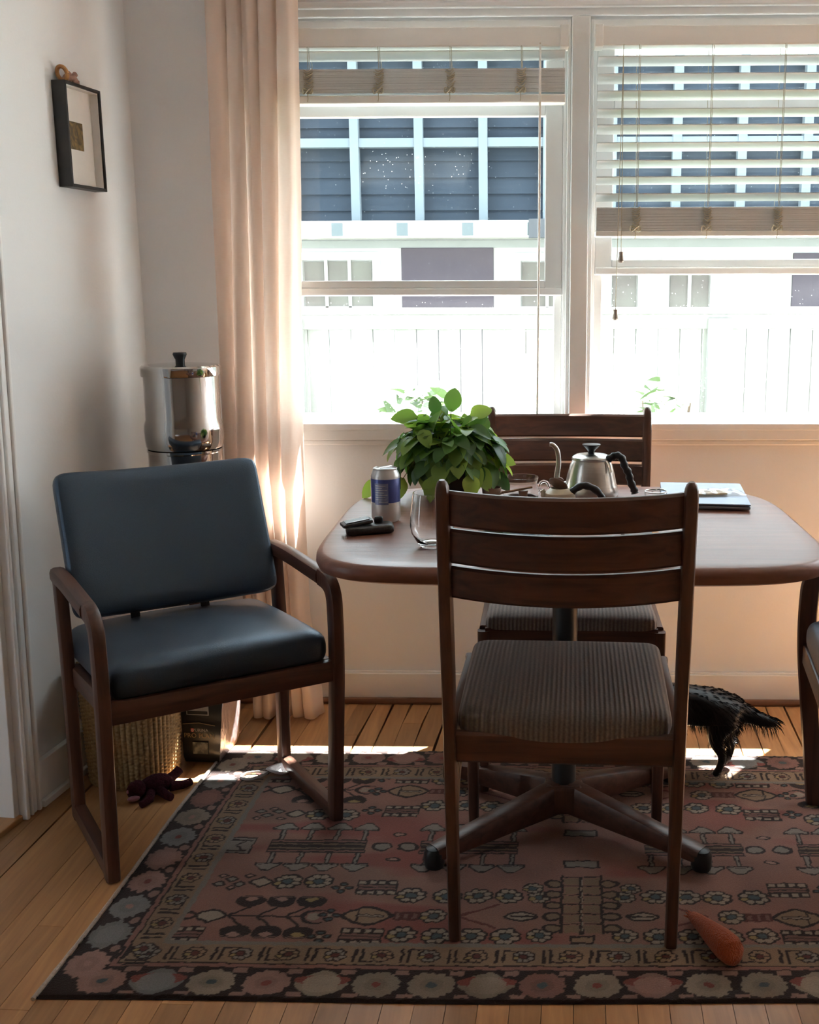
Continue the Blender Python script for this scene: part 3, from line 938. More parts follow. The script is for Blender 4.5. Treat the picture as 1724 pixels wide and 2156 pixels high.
cu = MB().grid(curtain_pt, 220, 70)
co = cu.obj('curtain', curtain_m)
sm = co.modifiers.new('thickness', 'SOLIDIFY'); sm.thickness = 0.0006
tag(co, 'sheer pinkish linen curtain hanging in folds left of the window', 'curtain')
rod = thing('curtain_rod', 'white curtain rod above the windows', 'curtain rod', (0.1, 3.12, 2.445))
MB().tube([(-1.05, 0, -0.0), (1.3, 0, -0.0)], 0.008, 10).obj('rod', trim_m, rod)
for x in (-1.05, 1.3):
    MB().ball((x, 0, 0), 0.016).obj('finial', trim_m, rod)
    MB().box((x * 0.95 - 0.006, 0, -0.012), (x * 0.95 + 0.006, 0.13, 0.012)).obj('bracket', trim_m, rod, False)


# ================================================================== OUTSIDE
g = struct('ground', MB().box((-14, WY + 0.2, -0.55), (14, 16, -0.45)), ground_m, label='sunlit ground outside')
HY = 8.5
hs = thing('neighbour_house', 'white and dark blue neighbouring house beyond the fence', 'house', (0, HY, -0.45))
hz = 0.45
HP = lambda x, y, z: (x, y, z + hz)
MB().box(HP(-6, 0, -0.45), HP(6, 0.2, 1.72)).obj('lower_wall', house_white, hs, False)
MB().box(HP(-6, 0.10, 1.72), HP(6, 0.3, 2.88)).obj('upper_wall', house_dark, hs, False)
sid = None
for k in range(10):
    z = 1.70 + 0.118 * k
    if sid is None:
        m = MB(); m.prism([(0, 0), (0.10, 0), (0.10, 0.122), (0.02, 0.122)], -6, 6, M=Matrix(((0, 0, 1, 0), (1, 0, 0, 0), (0, 1, 0, 0), (0, 0, 0, 1))))
        sid = m.obj('siding_board', house_dark, hs, False)
        o = sid
    else:
        o = sid.copy(); COL.objects.link(o); o.parent = hs
    o.location = HP(0, 0.02, z)
post = None
for k in range(-9, 12):
    x = -0.335 + 0.4715 * k
    if post is None:
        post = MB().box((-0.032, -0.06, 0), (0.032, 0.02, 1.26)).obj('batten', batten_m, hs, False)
        o = post
    else:
        o = post.copy(); COL.objects.link(o); o.parent = hs
    o.location = HP(x, -0.02, 1.72)
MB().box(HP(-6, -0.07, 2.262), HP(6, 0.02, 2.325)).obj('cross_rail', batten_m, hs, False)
MB().box(HP(-6, -0.30, 1.608), HP(6, 0.02, 1.728)).obj('ledge', house_white, hs, False)
br = None
for k in range(-8, 11):
    x = -0.44 + 0.4715 * k
    if br is None:
        br = MB().box((-0.04, -0.012, 0), (0.04, 0, 0.09)).obj('post_shadow_block', pmat('post_shadow_grey', (0.11, 0.135, 0.145), (0.10, 0.125, 0.135), rough=0.7), hs, False)  # grey blocks stand in for post shadows on the ledge
        o = br
    else:
        o = br.copy(); COL.objects.link(o); o.parent = hs
    o.location = HP(x, -0.30, 1.622)
MB().box(HP(-6, -0.02, 1.545), HP(6, 0.02, 1.600)).obj('band_board', pmat('band_shade_grey', (0.27, 0.285, 0.285), (0.25, 0.265, 0.265), rough=0.8), hs, False)  # the beam's shade is put into this grey
MB().box(HP(-6.2, -0.10, 2.88), HP(6.2, 0.3, 2.99)).obj('fascia', house_white, hs, False)
m = MB(); m.prism([(-0.15, 2.99 + hz), (2.6, 3.30 + hz), (2.6, 3.36 + hz), (-0.15, 3.05 + hz)], -6.2, 6.2, M=Matrix(((0, 0, 1, 0), (1, 0, 0, 0), (0, 1, 0, 0), (0, 0, 0, 1))))
m.obj('roof', pmat('roof_grey', (0.2, 0.2, 0.2), (0.16, 0.16, 0.16), rough=0.9), hs, False)
MB().box(HP(0.0, -0.36, 1.60), HP(0.13, -0.30, 1.735)).obj('meter_box', pmat('meter_grey', (0.06, 0.065, 0.075), (0.05, 0.055, 0.065), rough=0.6), hs, False, 0.004)


def far_window(x0, x1, z0, z1, nx, nz):
    f = MB()
    t = 0.055
    f.box(HP(x0 - t, -0.045, z0 - t), HP(x0, 0.0, z1 + t)); f.box(HP(x1, -0.045, z0 - t), HP(x1 + t, 0.0, z1 + t))
    f.box(HP(x0, -0.045, z1), HP(x1, 0.0, z1 + t)); f.box(HP(x0, -0.045, z0 - t), HP(x1, 0.0, z0))
    fo = f.obj('window_frame', house_white, hs, False)
    for i in range(nx):
        for j in range(nz):
            a, b = x0 + (x1 - x0) * i / nx, x0 + (x1 - x0) * (i + 1) / nx
            c, d = z0 + (z1 - z0) * j / nz, z0 + (z1 - z0) * (j + 1) / nz
            MB().box(HP(a + 0.012, -0.016, c + 0.012), HP(b - 0.012, -0.006, d - 0.012)).obj('pane', house_glass, fo, False)
    m = MB()
    for i in range(1, nx):
        a = x0 + (x1 - x0) * i / nx
        m.box(HP(a - 0.012, -0.03, z0), HP(a + 0.012, -0.006, z1))
    for j in range(1, nz):
        c = z0 + (z1 - z0) * j / nz
        m.box(HP(x0, -0.03, c - 0.012), HP(x1, -0.006, c + 0.012))
    if m.v:
        m.obj('muntins', house_white, fo, False)


far_window(-1.70, -1.17, 0.75, 1.46, 3, 2)
far_window(-0.06, 0.34, 0.75, 1.45, 2, 2)
far_window(0.62, 0.82, 0.75, 1.42, 1, 2)
far_window(1.05, 1.36, 0.75, 1.42, 2, 2)
MB().box(HP(-0.955, -0.03, 0.2), HP(-0.262, 0.0, 1.545)).obj('dark_panel', house_door, hs, False, 0.004)
MB().box(HP(1.97, -0.03, 0.2), HP(2.6, 0.0, 1.50)).obj('dark_panel', house_door, hs, False, 0.004)

# fence
FY = 6.0
fe = thing('board_fence', 'pale painted board fence with flat cap outside the windows', 'fence', (0, FY, -0.45))
MB().box(HP(-5, -0.06, 1.118), HP(5, 0.07, 1.152)).obj('cap_rail', fence_m, fe, False, 0.004)
MB().box(HP(-5, -0.035, 1.040), HP(5, -0.012, 1.118)).obj('top_rail', fence_m, fe, False, 0.003)
MB().box(HP(-5, -0.035, 0.05), HP(5, -0.012, 0.14)).obj('bottom_rail', fence_m, fe, False, 0.003)
po = None
for x in (-3.55, -1.27, 1.015, 3.30):
    if po is None:
        po = MB().box((-0.063, -0.075, 0), (0.063, 0.05, 1.545)).obj('post', fence_m, fe, False, 0.004); o = po
    else:
        o = po.copy(); COL.objects.link(o); o.parent = fe
    o.location = (x, 0, 0)
bd = None
for k in range(-36, 37):
    x = k * 0.1175 + 0.045
    if bd is None:
        bd = MB().box((-0.0565, -0.010, 0.05), (0.0565, 0.010, 1.55)).obj('fence_board', fence_m, fe, False, 0.002); o = bd
    else:
        o = bd.copy(); COL.objects.link(o); o.parent = fe
    o.location = (x, 0.004 + random.uniform(-.002, .002), 0)


# shrubs
def leaf_shape(L, W, droop=0.25, heart=0.0, n=6):
    vs, fs = [], []
    for i in range(n + 1):
        t = i / n
        w = W * (sin(pi * min(1, t ** 0.68)) ** 0.62) * 0.5 if t < 1 else 0
        if i == 0:
            w = W * 0.10
        z = -droop * L * t * t
        y = L * t - (heart * L * 0.12 if i == 0 else 0)
        vs += [Vector((-w, y, z + w * 0.28)), Vector((0, y, z)), Vector((w, y, z + w * 0.28))]
        if i:
            a = (i - 1) * 3; b = i * 3
            fs += [(a, a + 1, b + 1, b), (a + 1, a + 2, b + 2, b + 1)]
    return vs, fs


def rot_to(d, roll=0.0):
    return d.to_track_quat('Y', 'Z').to_matrix().to_4x4() @ Matrix.Rotation(roll, 4, 'Y')


def shrub(x, y, rx, h, n, label, seed):
    random.seed(seed)
    r = thing('shrub', label, 'shrub', (x, y, -0.45), 0, 'shrubs before the fence')
    s = MB(); f = MB()
    for k in range(9):
        a = random.uniform(0, 2 * pi)
        tip = Vector((rx * 0.7 * cos(a) * random.random(), 0.2 * sin(a), h * random.uniform(.7, .95)))
        s.tube([(0.03 * cos(a), 0.03 * sin(a), 0), tip * 0.5 + Vector((0, 0, .05)), tip], [0.012, 0.008, 0.003], 5)
    s.obj('stems', bark_m, r)
    for k in range(n):
        a = random.uniform(-1, 1)
        top = h * (1 - 0.55 * abs(a) ** 1.8)
        p = Vector((a * rx, random.uniform(-.22, .22), random.uniform(0.45 * h, top)))
        d = Vector((random.uniform(-1, 1), random.uniform(-1, .6), random.uniform(-.3, .7))).normalized()
        vs, fs = leaf_shape(random.uniform(.09, .15), random.uniform(.045, .07), 0.3, n=4)
        M = Matrix.Translation(p) @ rot_to(d, random.uniform(-.6, .6))
        f.add([M @ q for q in vs], fs)
    f.obj('foliage', shrub_m, r, kind='stuff')


shrub(-0.52, 5.25, 0.42, 1.30, 420, 'low leafy shrub before fence seen through the left window', 3)
shrub(0.62, 5.25, 0.26, 1.31, 260, 'low leafy shrub before fence seen through the right window', 4)

# ================================================================== FURNITURE
DZ = 0.006


# ---------------------------------------------------------------- armchair
def make_armchair():
    r = thing('armchair', 'navy upholstered armchair with bent oak side frames beside the curtain', 'armchair', (-0.677, 2.312, DZ), radians(33.36), 'upholstered armchairs')
    # local x to the sitter's... across, y towards the back, z up
    hw = 0.2625
    for sx in (-1, 1):
        X = sx * hw
        side = (1, 0, 0)
        # front leg with the bend into the arm
        p = fillet([(X, 0.030, 0.602), (X, -0.020, 0.592), (X, -0.036, 0.40), (X, 0.018, 0.012), (X, 0.05, 0.012)], [0.045, 0.02, 0.012], 7)
        p = fillet([(X, 0.045, 0.598), (X, -0.022, 0.594), (X, -0.030, 0.44), (X, 0.016, 0.0)], [0.05, 0.10], 8)
        MB().sweep(p, side, 0.030, 0.044, 0.010).obj('leg', wood[2], r)
        MB().sweep(spline([(X, 0.040, 0.598), (X, 0.15, 0.603), (X, 0.26, 0.607), (X, 0.365, 0.605)], 4), side, [0.036] * 13, 0.036, 0.011).obj('arm', wood[1], r)
        MB().sweep([(X, 0.350, 0.60), (X, 0.336, 0.42), (X, 0.352, 0.0)], side, 0.028, 0.040, 0.007).obj('leg', wood[2], r)
        MB().sweep([(X, 0.020, 0.020), (X, 0.345, 0.020)], side, 0.030, 0.038, 0.007).obj('runner', wood[1], r)
        MB().sweep([(X * 0.93, -0.020, 0.392), (X * 0.93, 0.345, 0.362)], side, 0.024, 0.05, 0.006).obj('side_rail', wood[1], r)
    MB().sweep([(-hw, -0.022, 0.390), (hw, -0.022, 0.390)], (0, 1, 0), 0.026, 0.052, 0.006).obj('front_rail', wood[0], r)
    MB().sweep([(-hw, 0.345, 0.362), (hw, 0.345, 0.362)], (0, 1, 0), 0.024, 0.05, 0.006).obj('rear_rail', wood[0], r)

    def seat_warp(p):
        p = p.copy()
        k = p.y / 0.48
        p.z += -0.028 * k
        p.x *= 1 + 0.0 * k
        if p.z < -0.02:
            p.z += 0.012 * (1 - (p.x / 0.245) ** 2)
        return p
    M = Matrix.Translation((0, 0.205, 0.432))
    MB().rbox((0.494, 0.48, 0.082), 0.034, (18, 18, 6), 0.026, M, seat_warp).obj('seat', blue_fab, r, sub=1)

    def back_warp(p):
        p = p.copy()
        p.y += 0.018 * (p.x / 0.245) ** 2 * -1 + 0.0
        return p
    M = Matrix.Translation((0, 0.385, 0.662)) @ Matrix.Rotation(radians(-23), 4, 'X')
    MB().rbox((0.495, 0.056, 0.352), 0.022, (18, 5, 14), 0.0, M, back_warp).obj('backrest', blue_fab, r, sub=1)
    for x in (-0.10, 0.07):
        MB().sweep(spline([(x, 0.40, 0.64), (x, 0.345, 0.52), (x, 0.330, 0.44), (x, 0.335, 0.37)], 4), (1, 0, 0), 0.022, 0.006, 0.002).obj('back_bracket', black_metal, r)
    return r


armchair = make_armchair()
a2 = copy_tree(armchair)
a2.location = (0.667, 2.306, DZ); a2.rotation_euler = (0, 0, radians(-97))
a2['label'] = 'armchair cut off by right edge, its front leg beside the table end'


# ---------------------------------------------------------------- dining chair
def make_dining_chair():
    r = thing('dining_chair', 'oak ladder-back dining chair seen from behind at near side of table', 'chair', (0.068, 1.952, DZ), radians(-2.4), 'ladder-back dining chairs')
    hw = 0.2175
    for sx in (-1, 1):
        X = sx * hw
        zz = [0.925 * k / 18 for k in range(18)] + [0.900, 0.912, 0.920, 0.925]
        zz = sorted(z for z in zz if z < 0.895 or z in (0.900, 0.912, 0.920, 0.925))
        p = [(X - sx * 0.006 * (1 - z / .42) if z < .42 else X + sx * 0.003 * (z - .42) / .5, lin(z, [0, .2, .42, .55, .7, .925], [0.006, 0.015, 0.020, 0.012, -0.003, -0.028]), z) for z in zz]
        MB().sweep(p, (1, 0, 0), [lin(z, [0, .90, .912, .92, .925], [0.024, 0.025, 0.023, 0.018, 0.010]) for z in zz],
                   [lin(z, [0, .35, .6, .88, .905, .92, .925], [0.026, 0.042, 0.044, 0.038, 0.034, 0.024, 0.012]) for z in zz], 0.009).obj('back_post', wood[2], r)
        p = [(X, 0.488, 0), (X, 0.484, 0.22), (X, 0.482, 0.424)]
        MB().sweep(p, (1, 0, 0), [0.024, 0.028, 0.030], [0.024, 0.030, 0.032], 0.008).obj('leg', wood[2], r)
        MB().sweep([(X, 0.03, 0.405), (X, 0.47, 0.405)], (1, 0, 0), 0.022, 0.056, 0.005).obj('side_rail', wood[1], r)
        MB().sweep(spline([(X, 0.022, 0.10), (X, 0.085, 0.255), (X, 0.20, 0.345), (X, 0.36, 0.385)], 5), (1, 0, 0), 0.018, 0.020, 0.007).obj('brace', wood[1], r)
        MB().sweep(spline([(X - sx * 0.003, 0.024, 0.165), (X - sx * .003, 0.055, 0.29), (X - sx * .003, 0.11, 0.36), (X - sx * .003, 0.17, 0.39)], 5), (1, 0, 0), 0.016, 0.018, 0.007).obj('brace', wood[1], r)

    def bar(y0, z0, z1, bow, sag, th, nm, mat):
        rings = []
        for k in range(15):
            t = -1 + 2 * k / 14
            x = t * (hw - 0.004)
            y = y0 - bow * (1 - t * t)
            za, zb = z0 - sag * (1 - t * t), z1 - sag * 0.8 * (1 - t * t)
            ring = []
            q = 0.005
            for yy, zz in ((th / 2, za + q), (th / 2, zb - q), (th / 2 - q, zb), (-th / 2 + q, zb), (-th / 2, zb - q), (-th / 2, za + q), (-th / 2 + q, za), (th / 2 - q, za)):
                ring.append(Vector((x, y + yy, zz)))
            rings.append(ring)
        return MB().loft(rings).obj(nm, mat, r)
    bar(-0.018, 0.841, 0.905, 0.046, 0.005, 0.018, 'slat', wood[0])
    bar(-0.012, 0.771, 0.835, 0.046, 0.005, 0.018, 'slat', wood[0])
    bar(-0.004, 0.704, 0.764, 0.046, 0.005, 0.018, 'slat', wood[0])
    bar(0.020, 0.370, 0.431, 0.0, 0.0, 0.022, 'back_rail', wood[0])
    bar(0.482, 0.375, 0.431, 0.0, 0.0, 0.022, 'front_rail', wood[0])

    def wp(p):
        p = p.copy()
        k = (p.y + 0.235) / 0.47
        p.x *= 0.985 + 0.045 * k
        p.z -= 0.010 * sin(pi * (p.x / 0.21 + 1) / 2) * (1 - k) * 0.9
        p.z += 0.006 * (1 - k)
        if p.y < -0.2:
            p.y -= 0.020 * (1 - (p.x / 0.21) ** 2)
        return p
    M = Matrix.Translation((0, 0.258, 0.437))
    MB().rbox((0.418, 0.470, 0.056), 0.024, (18, 18, 5), 0.010, M, wp).obj('seat', cord_fab, r, sub=1)
    return r


dc = make_dining_chair()
dc2 = copy_tree(dc)
dc2.location = (0.116, 3.108, DZ); dc2.rotation_euler = (0, 0, pi + radians(-1))
dc2['label'] = 'oak ladder-back dining chair behind the table below the window, facing the camera'


# ---------------------------------------------------------------- table
def superellipse(a, b, n, e):
    out = []
    for k in range(n):
        t = 2 * pi * k / n
        c, s = cos(t), sin(t)
        out.append((a * abs(c) ** (2 / e) * (1 if c > 0 else -1), b * abs(s) ** (2 / e) * (1 if s > 0 else -1)))
    return out


TZ = 0.75
tb = thing('dining_table', 'oval-cornered oak pedestal dining table between the chairs', 'table', (0.086, 2.442, DZ))
rings = []
A, B = 0.522, 0.442


def outline(ins, z):
    # racetrack: flat long sides, bowed ends
    pts = []
    n = 96
    for k in range(n):
        t = 2 * pi * k / n
        c, s = cos(t), sin(t)
        e = 5.6 if s < 0 else 4.2
        pts.append(Vector(((A - ins) * abs(c) ** (2 / e) * (1 if c > 0 else -1), (B - ins) * abs(s) ** (2 / e) * (1 if s > 0 else -1), z)))
    return pts


top = TZ - DZ
for ins, z in ((0.05, top - 0.036), (0.014, top - 0.036), (0.004, top - 0.031), (0.0, top - 0.020), (0.001, top - 0.010), (0.006, top - 0.003), (0.014, top), (0.06, top)):
    rings.append(outline(ins, z))
MB().loft(rings, True).obj('tabletop', table_wood, tb)
MB().box((-0.20, -0.16, top - 0.062), (0.20, 0.16, top - 0.036)).obj('mounting_plate', wood[0], tb, False, 0.004)
MB().lathe([(0.0001, 0.055), (0.029, 0.055), (0.029, top - 0.06), (0.06, top - 0.06), (0.06, top - 0.05), (0.0001, top - 0.05)], 28, (0, 0.02, 0)).obj('column', black_metal, tb)
MB().box((-0.045, -0.025, 0.035), (0.045, 0.065, 0.105)).obj('hub', wood[2], tb, False, 0.008)
for ex, ey in ((-0.292, -0.202), (0.297, -0.202), (-0.285, 0.245), (0.285, 0.245)):
    c = Vector((0, 0.02, 0)); e = Vector((ex, ey, 0))
    d = (e - c).normalized(); side = Vector((-d.y, d.x, 0))
    pts, hh = [], []
    for k in range(9):
        t = k / 8
        q = c + (e - c) * (0.06 + 0.94 * t)
        z1 = 0.108 - 0.058 * t
        z0 = 0.030 - 0.012 * t
        pts.append(Vector((q.x, q.y, (z0 + z1) / 2))); hh.append(z1 - z0)
    ft = MB().sweep(pts, side, 0.044, hh, 0.008).obj('foot', wood[0], tb)
    rg = []
    for rr, zz in ((0.012, 0.0), (0.021, 0.002), (0.0232, 0.010), (0.0232, 0.036), (0.018, 0.046), (0.008, 0.049)):
        rg.append([e + Vector((rr * cos(2 * pi * j / 14), rr * sin(2 * pi * j / 14), zz)) for j in range(14)])
    MB().loft(rg).obj('foot_cap', black_plastic, ft)

# ================================================================== RUG
random.seed(21)
RW, RD = 1.94, 1.085
KN = 0.0027
nx, ny = int(RW / KN), int(RD / KN)
xs = (np.arange(nx + 1) / nx * RW)[None, :].repeat(ny + 1, 0)     # s: from the left edge
ys = (np.arange(ny + 1) / ny * RD)[:, None].repeat(nx + 1, 1)     # t: from the near edge
rng = np.random.default_rng(4)


def smooth_noise(gx, gy):
    g = rng.random((gy + 2, gx + 2))
    fx = xs / RW * gx; fy = ys / RD * gy
    ix, iy = fx.astype(int), fy.astype(int)
    tx, ty = fx - ix, fy - iy
    tx, ty = tx * tx * (3 - 2 * tx), ty * ty * (3 - 2 * ty)
    return (g[iy, ix] * (1 - tx) + g[iy, ix + 1] * tx) * (1 - ty) + (g[iy + 1, ix] * (1 - tx) + g[iy + 1, ix + 1] * tx) * ty


DK = np.array((0.040, 0.020, 0.017)); CR = np.array((0.50, 0.40, 0.31)); PK = np.array((0.43, 0.205, 0.165))
RE = np.array((0.34, 0.085, 0.07)); TN = np.array((0.42, 0.275, 0.175)); BL = np.array((0.10, 0.14, 0.15)); YE = np.array((0.48, 0.34, 0.14))
GY = np.array((0.34, 0.29, 0.25)); LP = np.array((0.52, 0.30, 0.25))
img = np.zeros((ny + 1, nx + 1, 3))
n1 = smooth_noise(9, 22)[..., None]; n2 = smooth_noise(30, 9)[..., None]; n3 = smooth_noise(7, 5)[..., None]
jx = (smooth_noise(160, 100) - .5) * 0.005
jy = (smooth_noise(170, 90) - .5) * 0.005
X, Y = xs + jx, ys + jy
img[:] = PK * (0.80 + 0.35 * n1) * (1 - .35 * n3) + TN * .35 * n3
mred = np.clip((n3 * n1 - 0.36) * 5, 0, 1) * 0.75
img[:] = img * (1 - mred) + RE * 1.1 * mred


def paint(mask, col):
    img[mask] = col


def rect(x0, y0, x1, y1, col):
    paint((X >= min(x0, x1)) & (X <= max(x0, x1)) & (Y >= min(y0, y1)) & (Y <= max(y0, y1)), col)


def ell(cx, cy, rx, ry, col, e=2.0):
    paint((abs((X - cx) / rx) ** e + abs((Y - cy) / ry) ** e) < 1, col)


def dia(cx, cy, rx, ry, col):
    ell(cx, cy, rx, ry, col, 1.15)


def line(x0, y0, x1, y1, w, col):
    dx, dy = x1 - x0, y1 - y0
    L2 = dx * dx + dy * dy + 1e-12
    t = np.clip(((X - x0) * dx + (Y - y0) * dy) / L2, 0, 1)
    paint(((X - x0 - t * dx) ** 2 + (Y - y0 - t * dy) ** 2) < w * w, col)


def rosette(cx, cy, r, col=CR, core=BL):
    r *= 0.92
    for k in range(8):
        a = pi / 8 + pi / 4 * k
        ell(cx + r * .68 * cos(a), cy + r * .62 * sin(a), r * .42, r * .36, DK)
    for k in range(8):
        a = pi / 8 + pi / 4 * k
        ell(cx + r * .68 * cos(a), cy + r * .62 * sin(a), r * .25, r * .2, col if k % 2 else YE if k == 4 else col)
    ell(cx, cy, r * .34, r * .3, core)


def spiky(cx, cy, rx, ry, col, k=0, e=2.2):
    an = np.arctan2(Y - cy, X - cx)
    w = 1 + .09 * np.sin(13 * an + k) + .06 * np.sin(21 * an + 2 * k)
    paint((abs((X - cx) / rx) ** e + abs((Y - cy) / ry) ** e) < w, col)


def ladderbox(cx, cy, w, h):
    rect(cx - w / 2, cy - h / 2, cx + w / 2, cy + h / 2, DK)
    rect(cx - w / 2 + .004, cy - h * .15, cx + w / 2 - .004, cy + h * .15, PK * .7)
    for sy in (-1, 1):
        for k in range(4):
            x = cx - w / 2 + w * (k + .5) / 4
            rect(x - w * .08, cy + sy * h * .34 - h * .09, x + w * .08, cy + sy * h * .34 + h * .09, CR)
    rect(cx - w / 2 + .004, cy - .0015, cx + w / 2 - .004, cy + .0015, DK)


def cross(cx, cy, r, col=BL):
    for a, b in ((1, 0), (-1, 0), (0, 1), (0, -1)):
        ell(cx + a * r * .62, cy + b * r * .6, r * .42, r * .36, DK * .8)
        ell(cx + a * r * .62, cy + b * r * .6, r * .22, r * .16, col)
    ell(cx, cy, r * .2, r * .2, CR)


def mushroom(cx, cy, sgn, y_bar):
    line(cx + .004 - .004, cy, cx, y_bar, .0065, DK)
    line(cx, cy, cx, y_bar, .0028, GY)
    m = (abs(X - cx) < .030 - .6 * np.clip(sgn * (Y - cy) , 0, 1)) & (sgn * (Y - cy) > -.006) & (sgn * (Y - cy) < .028)
    m = (abs(X - cx) < np.clip(.031 - .95 * np.clip(sgn * (Y - cy) - .004, 0, 1), 0, 1)) & (sgn * (Y - cy) > -.007) & (sgn * (Y - cy) < .030)
    paint(m, DK)
    m = (abs(X - cx) < np.clip(.026 - .95 * np.clip(sgn * (Y - cy) - .004, 0, 1), 0, 1)) & (sgn * (Y - cy) > -.003) & (sgn * (Y - cy) < .024)
    paint(m, GY * 1.1)
    rect(cx - .026, cy - .001 * sgn, cx + .026, cy + .001 * sgn, DK)


def vase_tree(x, y, d, flip):
    """a vase at x with a branching spray growing in direction d"""
    dia(x - d * .045, y, .020, .020, DK); dia(x - d * .045, y, .010, .010, PK)
    ell(x, y, .034, .026, DK, 1.4); ell(x, y, .026, .019, CR, 1.4)
    line(x + d * .03, y, x + d * .20, y, .0028, DK)
    for k, xo in enumerate((.055, .115, .175)):
        for s in (-1, 1):
            line(x + d * (xo - .02), y, x + d * (xo + .035), y + s * .052, .0028, DK)
            fx, fy = x + d * (xo + .012 + .004 * k), y + s * .066
            paint((abs((X - fx) / .031) ** 2 + abs((Y - fy + s * .008) / .024) ** 2 < 1) & (s * (Y - fy) < .010), DK); dia(fx, fy - s * .002, .015, .009, LP if k < 2 else YE); rect(fx - .022, fy + s * .005, fx + .022, fy + s * .0075, LP * .6)
    ell(x + d * .215, y, .030, .026, DK); ell(x + d * .222, y, .028, .020, PK); ell(x + d * .212, y, .014, .013, CR)


def boat(cx, cy, d):
    ell(cx, cy, .056, .037, DK, 1.35); ell(cx, cy, .047, .029, TN, 1.35)
    line(cx - d * .02, cy - .025, cx - d * .02, cy + .025, .002, DK)
    line(cx - d * .02, cy, cx + d * .03, cy, .005, DK); line(cx - d * .02, cy, cx + d * .03, cy, .002, CR)


def xf(wx): return wx + 0.866         # world x at mid depth -> s
def yf(wy): return wy - 1.768


MID = yf(2.322)
CXs = xf(0.125)
